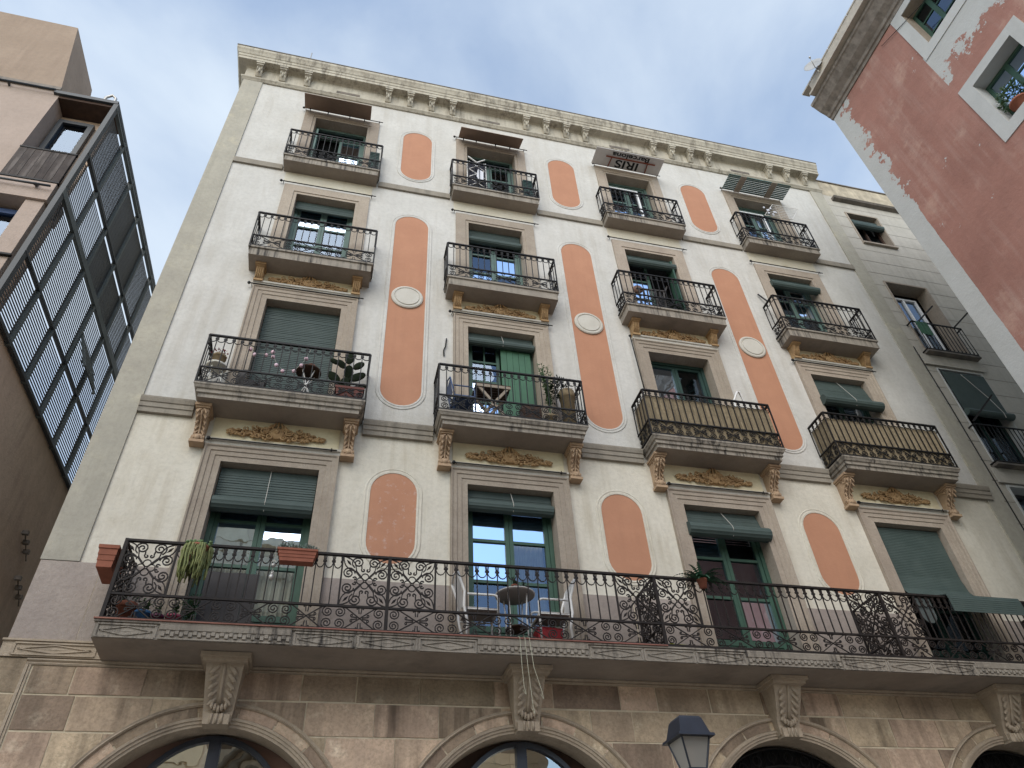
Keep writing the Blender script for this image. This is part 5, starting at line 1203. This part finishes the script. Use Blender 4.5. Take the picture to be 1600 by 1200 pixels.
# second floor balconies
FB = 9.65
t = thing('stool', 'round white stool in the left corner of the pink lights balcony', 'stool', (-2.32, -.30, FB)); m = MB(); m.lathe([(.15, .56), (.17, .57), (.17, .60), (.15, .61)], n=20); obj('seat', m, M['pot_white'], t, WL[t]); m = MB()
for k in range(3): a = 2 * pi * k / 3; m.tube([(.10 * cos(a), .10 * sin(a), .57), (.15 * cos(a), .15 * sin(a), 0)], .014, 6)
obj('legs', m, M['pot_white'], t, WL[t])
t = pot('tan pot of red flowers on the white stool', (-2.32, -.30, FB + .612), .115, .085, .21, M['pot_tan']); foliage(t, M['leaf'], lambda m: leaves(m, (0, 0, .23), (.10, .09, .05), 40, .05, 41)); foliage(t, M['flower'], lambda m: leaves(m, (0, 0, .29), (.12, .10, .055), 90, .035, 42, .4, .8), 'blossom')
t = thing('string_lights', 'string of pink and white ball lights on the leftmost second floor balcony', 'lights', (-1.4, -.52, 10.2))
LT = [(-1.82, 10.53), (-1.73, 10.42), (-1.55, 10.44), (-1.45, 10.53), (-1.43, 10.42), (-1.35, 10.24), (-1.23, 10.12), (-1.05, 10.15), (-.95, 10.30), (-.89, 10.47)]
m = MB(); m.tube([(-1.95, -.52, 10.68)] + [(x, -.52, z + .03) for x, z in LT] + [(-.84, -.53, 10.70)], .003, 4); obj('wire', m, M['cord'], t)
for x, z in LT: m = MB(); m.ell((x, -.52, z), (.036, .036, .038), 9, 6); m.ell((x, -.52, z + .036), (.010, .010, .014), 6, 4); obj('ball_light', m, M['bulb'], t)
t = thing('round_table', 'dark round table behind the pink ball lights', 'table', (-.83, -.29, FB)); m = MB(); m.lathe([(.20, .70), (.215, .71), (.215, .73), (.20, .735)], n=24); obj('table_top', m, M['wood_dark'], t, WL[t]); m = MB()
for s in (-1, 1):
    for q in (-1, 1): m.tube([(s * .13, q * .10, 0), (0, q * .03, .40), (-s * .10, q * .09, .70)], .012, 6)
obj('legs', m, M['white_metal'], t, WL[t])
pot('small terracotta pot on the dark round table', (-.80, -.30, FB + .737), .075, .055, .12, M['pot'])
t = thing('bucket_chair', 'black bucket chair behind the scrolled railing of the pink lights balcony', 'chair', (-1.72, -.29, FB), 0, 'chairs'); m = MB(); n = 20
prof = [(.20, .10), (.24, .20), (.25, .34), (.235, .46)]
vs = [(r_ * cos(pi * 1.55 * (j / n) - .43), r_ * sin(pi * 1.55 * (j / n) - .43) * .8, z + .06 * sin(pi * j / n)) for r_, z in prof for j in range(n + 1)]; m.add(vs, [(k * (n + 1) + j, k * (n + 1) + j + 1, (k + 1) * (n + 1) + j + 1, (k + 1) * (n + 1) + j) for k in range(3) for j in range(n)], True); obj('shell', m, M['black'], t, WL[t]); m = MB(); m.lathe([(.18, 0), (.20, .20), (.20, .24), (.05, .25)], n=18); obj('seat', m, M['black'], t, WL[t])
t = pot('dark prickly pear cactus in a black pot at the right of the pink lights balcony', (-.20, -.31, FB), .15, .11, .36, M['black'], 'prickly_pear'); m = MB(); r_ = random.Random(9)
for (x, z, rx, rz_, a) in ((0, .52, .10, .18, .1), (-.20, .66, .09, .15, -.7), (.20, .70, .09, .17, .9), (.04, .86, .085, .17, 0), (-.10, .95, .07, .12, -.6), (.03, 1.16, .085, .15, .1), (.20, 1.04, .075, .13, .7), (-.22, 1.0, .06, .10, -1.0), (.28, .52, .07, .12, 1.2), (-.10, .48, .07, .12, -.4)):
    m.ell((x, r_.uniform(-.05, .05), z), (rx, .025, rz_), 10, 6, Matrix.Rotation(a, 3, 'Y'))
obj('pads', m, M['leaf_dark'], t, WL[t])
trough('dull red trough at the right end of the pink lights balcony', (-.10, -.45, FB + .005), .46, .18, .28, M['pot_tan']).children[0].data.materials[0] = mat('dull_red', (.14, .055, .045), (.10, .04, .033), 6, .85)
def folding_chair(label, at, rz, material):
    t = thing('folding_chair', label, 'chair', at, rz, 'chairs'); m = MB()
    m.tube([(-.18, -.20, 0), (-.16, -.2, .45), (-.24, -.19, .85), (-.26, 0, .92), (-.24, .19, .85), (-.16, .2, .45), (-.18, .20, 0)], .014, 7); m.tube([(.22, -.2, 0), (.20, -.2, .60), (.15, -.2, .66), (-.18, -.2, .66)], .014, 7); m.tube([(.22, .2, 0), (.20, .2, .60), (.15, .2, .66), (-.18, .2, .66)], .014, 7); obj('frame', m, material, t, WL[t])
    m = MB(); m.box(-.17, .20, -.19, .19, .44, .46); m.add([(-.19, -.18, .50), (-.19, .18, .50), (-.24, .17, .84), (-.24, -.17, .84)], [(0, 1, 2, 3)]); obj('seat', m, material, t, WL[t]); return t
folding_chair('blue metal chair at the left end of the balcony with the boarded shutter', (1.86, -.29, FB), 0, M['blue_metal'])
t = thing('slatted_table', 'dark slatted wooden table in front of the boarded shutter balcony door', 'table', (2.42, -.26, FB))
for k in range(6): m = MB(); m.box(-.33, .33, -.20 + k * .068, -.20 + k * .068 + .055, .80, .825); obj('slat', m, M['wood_dark'], t, WL[t])
m = MB(); m.box(-.32, .32, -.205, -.185, .74, .80); m.box(-.32, .32, .19, .21, .74, .80)
for y in (-.17, .17): m.bar((-.28, y, 0), (.28, y, .78), .03, .05); m.bar((.28, y, 0), (-.28, y, .78), .03, .05)
obj('legs', m, M['surround'], t, WL[t])
t = thing('wooden_crate', 'reddish brown planter crate on the balcony with the boarded shutter', 'planter', (3.12, -.33, FB))
for k in range(4): m = MB(); m.box(-.18, .18, -.11, .11, k * .115, k * .115 + .108); obj('board', m, M['wood_dark'], t, WL[t])
t = pot('tall thin shrub rising above the railing of the boarded shutter balcony', (3.50, -.33, FB), .11, .08, .30, M['pot_tan']); foliage(t, M['leaf'], lambda m: stems(m, (0, 0, .28), 12, 1.42, .18, 51, .055, 22, .006))
t = pot('bushy plant in a pale sack at the right end of the boarded shutter balcony', (3.86, -.33, FB), .14, .12, .95, M['pot_tan'], 'potted_bush'); foliage(t, M['leaf_dark'], lambda m: (leaves(m, (-.12, 0, 1.06), (.22, .15, .24), 260, .065, 52), leaves(m, (-.26, 0, .86), (.10, .1, .2), 90, .06, 53)))
m = MB(); m.tube([(7.40, -.34, 10.15), (7.44, -.34, 10.95), (7.58, -.34, 11.20), (7.64, -.32, 11.22), (7.70, -.28, 11.1), (7.78, -.2, 10.15)], .022, 8); t = thing('white_tube_rack', 'bent white tube frame behind the reed screen', 'rack', (7.6, -.3, FB)); obj('tube', m, M['white_metal'], t); m = MB(); m.box(7.38, 7.80, -.36, -.16, FB + .005, FB + .5); obj('base', m, M['white_metal'], t)
# third floor
FC = 13.39
t = thing('clothes_bench', 'black slatted bench with brown cushion under the fat blind roll', 'bench', (6.20, -.22, FC)); m = MB()
for k in range(7): x = -.30 + k * .10; m.bar((x, -.12, .05), (x + .02, -.16, .62), .03, .02); m.bar((x, -.12, .05), (x, .10, .05), .03, .02)
m.bar((-.34, -.16, .62), (.36, -.16, .66), .04, .03); m.bar((-.34, -.12, .08), (.34, -.12, .08), .03, .03)
for s in (-1, 1): m.tube([(s * .30, .12, 0), (s * .33, .10, .5), (s * .20, .05, .92)], .018, 6)
m.bar((.30, -.1, .50), (.48, -.1, .92), .05, .03); obj('frame', m, M['black'], t, WL[t]); m = MB(); m.ell((-.20, .02, .82), (.12, .08, .12), 10, 7); obj('cushion', m, M['skin_brown'], t, WL[t])
t = pot('dark low grass on the balcony with the black bench', (6.9, -.24, FC), .14, .12, .10, M['black'], 'potted_grass'); foliage(t, M['leaf_dark'], lambda m: stems(m, (0, 0, .08), 34, .48, .42, 61, .05, 8, .004))
m = MB(); m.bar((9.37, -.04, 14.97), (9.50, -.10, 14.68), .02, .035); tag(obj('iron_pin', m, M['iron']), 'short black iron pin on the wall left of the rightmost fat blind roll', 'pin')
m = MB(); m.tube([(1.62, -.02, 11.95), (1.60, -.03, 11.72), (1.565, -.03, 11.6), (1.575, -.02, 11.46)], .014, 5); tag(obj('iron_hook', m, M['iron']), 'black iron hook on the wall above the blue metal chair', 'hook')
# top floor
FD = 16.99
t = thing('drying_rack', 'white folding rack of dark laundry on a top floor balcony', 'drying rack', (2.30, -.16, FD)); m = MB()
for z in (.35, .75, 1.10):
    for s in (-1, 1): m.bar((-.20, -.09, z + s * .17), (.20, -.09, z - s * .17), .018, .018)
for x in (-.24, .24): m.bar((x, -.05, 0), (x, -.05, 1.35), .02, .02)
m.bar((-.22, -.10, 1.48), (.0, -.10, 1.26), .03, .02); m.bar((.22, -.10, 1.46), (.0, -.10, 1.26), .03, .02); obj('frame', m, M['white_metal'], t, WL[t])
for k in range(4):
    m = MB(); n = 8; x0 = -.25 + k * .125; zt_ = 1.38 - .04 * (k % 2); zb2 = .28 + .12 * ((k * 7) % 3)
    m.add([(x0 + .12 * i / n, -.03 + .012 * sin(i * 1.7 + k), z) for z in (zt_, zb2) for i in range(n + 1)], [(i, i + 1, n + 2 + i, n + 1 + i) for i in range(n)], True); obj('garment', m, M['cloth_dark'], t, WL[t])
m = MB(); m.add([(.02, -.115, .95), (.16, -.12, .85), (.15, -.13, .45), (.05, -.125, .40), (-.02, -.12, .60)], [(0, 1, 2, 3, 4)]); obj('garment', m, M['cloth_white'], t, WL[t])
for (x, lab) in ((-.24, 'folded green shutter leaf at the right end of the leftmost top balcony'), (3.64, 'folded green shutter leaf at the right end of the laundry rack balcony')):
    t = thing('shutter_leaf', lab, 'shutter', (x, -.14, FD)); m = MB(); m.box(-.12, .12, -.03, .03, 0, 1.02); obj('leaf_frame', m, M['green_dark'], t, WL[t])
    for k in range(14): m = MB(); m.box(-.10, .10, -.045, -.03, .06 + k * .067, .06 + k * .067 + .045); obj('slat', m, M['green_dark'], t, WL[t])
t = thing('wire_rack', 'white wire drying rack above the rightmost top balcony rail', 'drying rack', (11.0, -.33, 18.1)); m = MB()
m.tube([(10.35, -.40, 18.08), (10.78, -.40, 18.70), (11.60, -.40, 18.72), (11.22, -.40, 18.12), (10.35, -.40, 18.08)], .010, 5)
for k in range(6): q = (k + 1) / 7; m.tube([(10.35 + .43 * q, -.40, 18.08 + .62 * q), (11.22 + .38 * q, -.40, 18.12 + .60 * q)], .005, 4)
obj('frame', m, M['white_metal'], t); m = MB(); r_ = random.Random(3)
for k in range(9): m.obox((10.50 + r_.uniform(-.08, .25), -.42, 18.2 + r_.uniform(-.08, .3)), (.02, 0, .01), (0, .008, 0), (-.008, 0, .03))
obj('pegs', m, M['cloth_white'], t)
m = MB(); m.tube([(-2.5, .5, 21.5), (-2.5, .5, 24.0)], .018, 5); tag(obj('roof_aerial', m, M['pewter']), 'thin aerial mast on the roof near the left corner', 'aerial')
t = thing('roof_panel', 'small tilted panel on the roof at the right end of the cornice', 'panel', (13.3, .3, 21.8)); m = MB(); m.add([(13.15, .25, 21.8), (13.45, .25, 21.8), (13.30, .45, 22.95), (13.22, .45, 22.95)], [(0, 1, 2, 3)]); obj('sheet', m, M['pewter'], t); m = MB(); m.bar((13.45, .25, 21.8), (13.28, .45, 22.98), .04, .05); obj('edge_bar', m, M['steel'], t)
t = pot('potted bush on the sill of the lower red building window', (XR + .13, -6.02, 13.805), .17, .12, .24, M['pot'], 'potted_bush'); foliage(t, M['leaf'], lambda m: leaves(m, (0, .02, .50), (.16, .27, .28), 520, .065, 71))
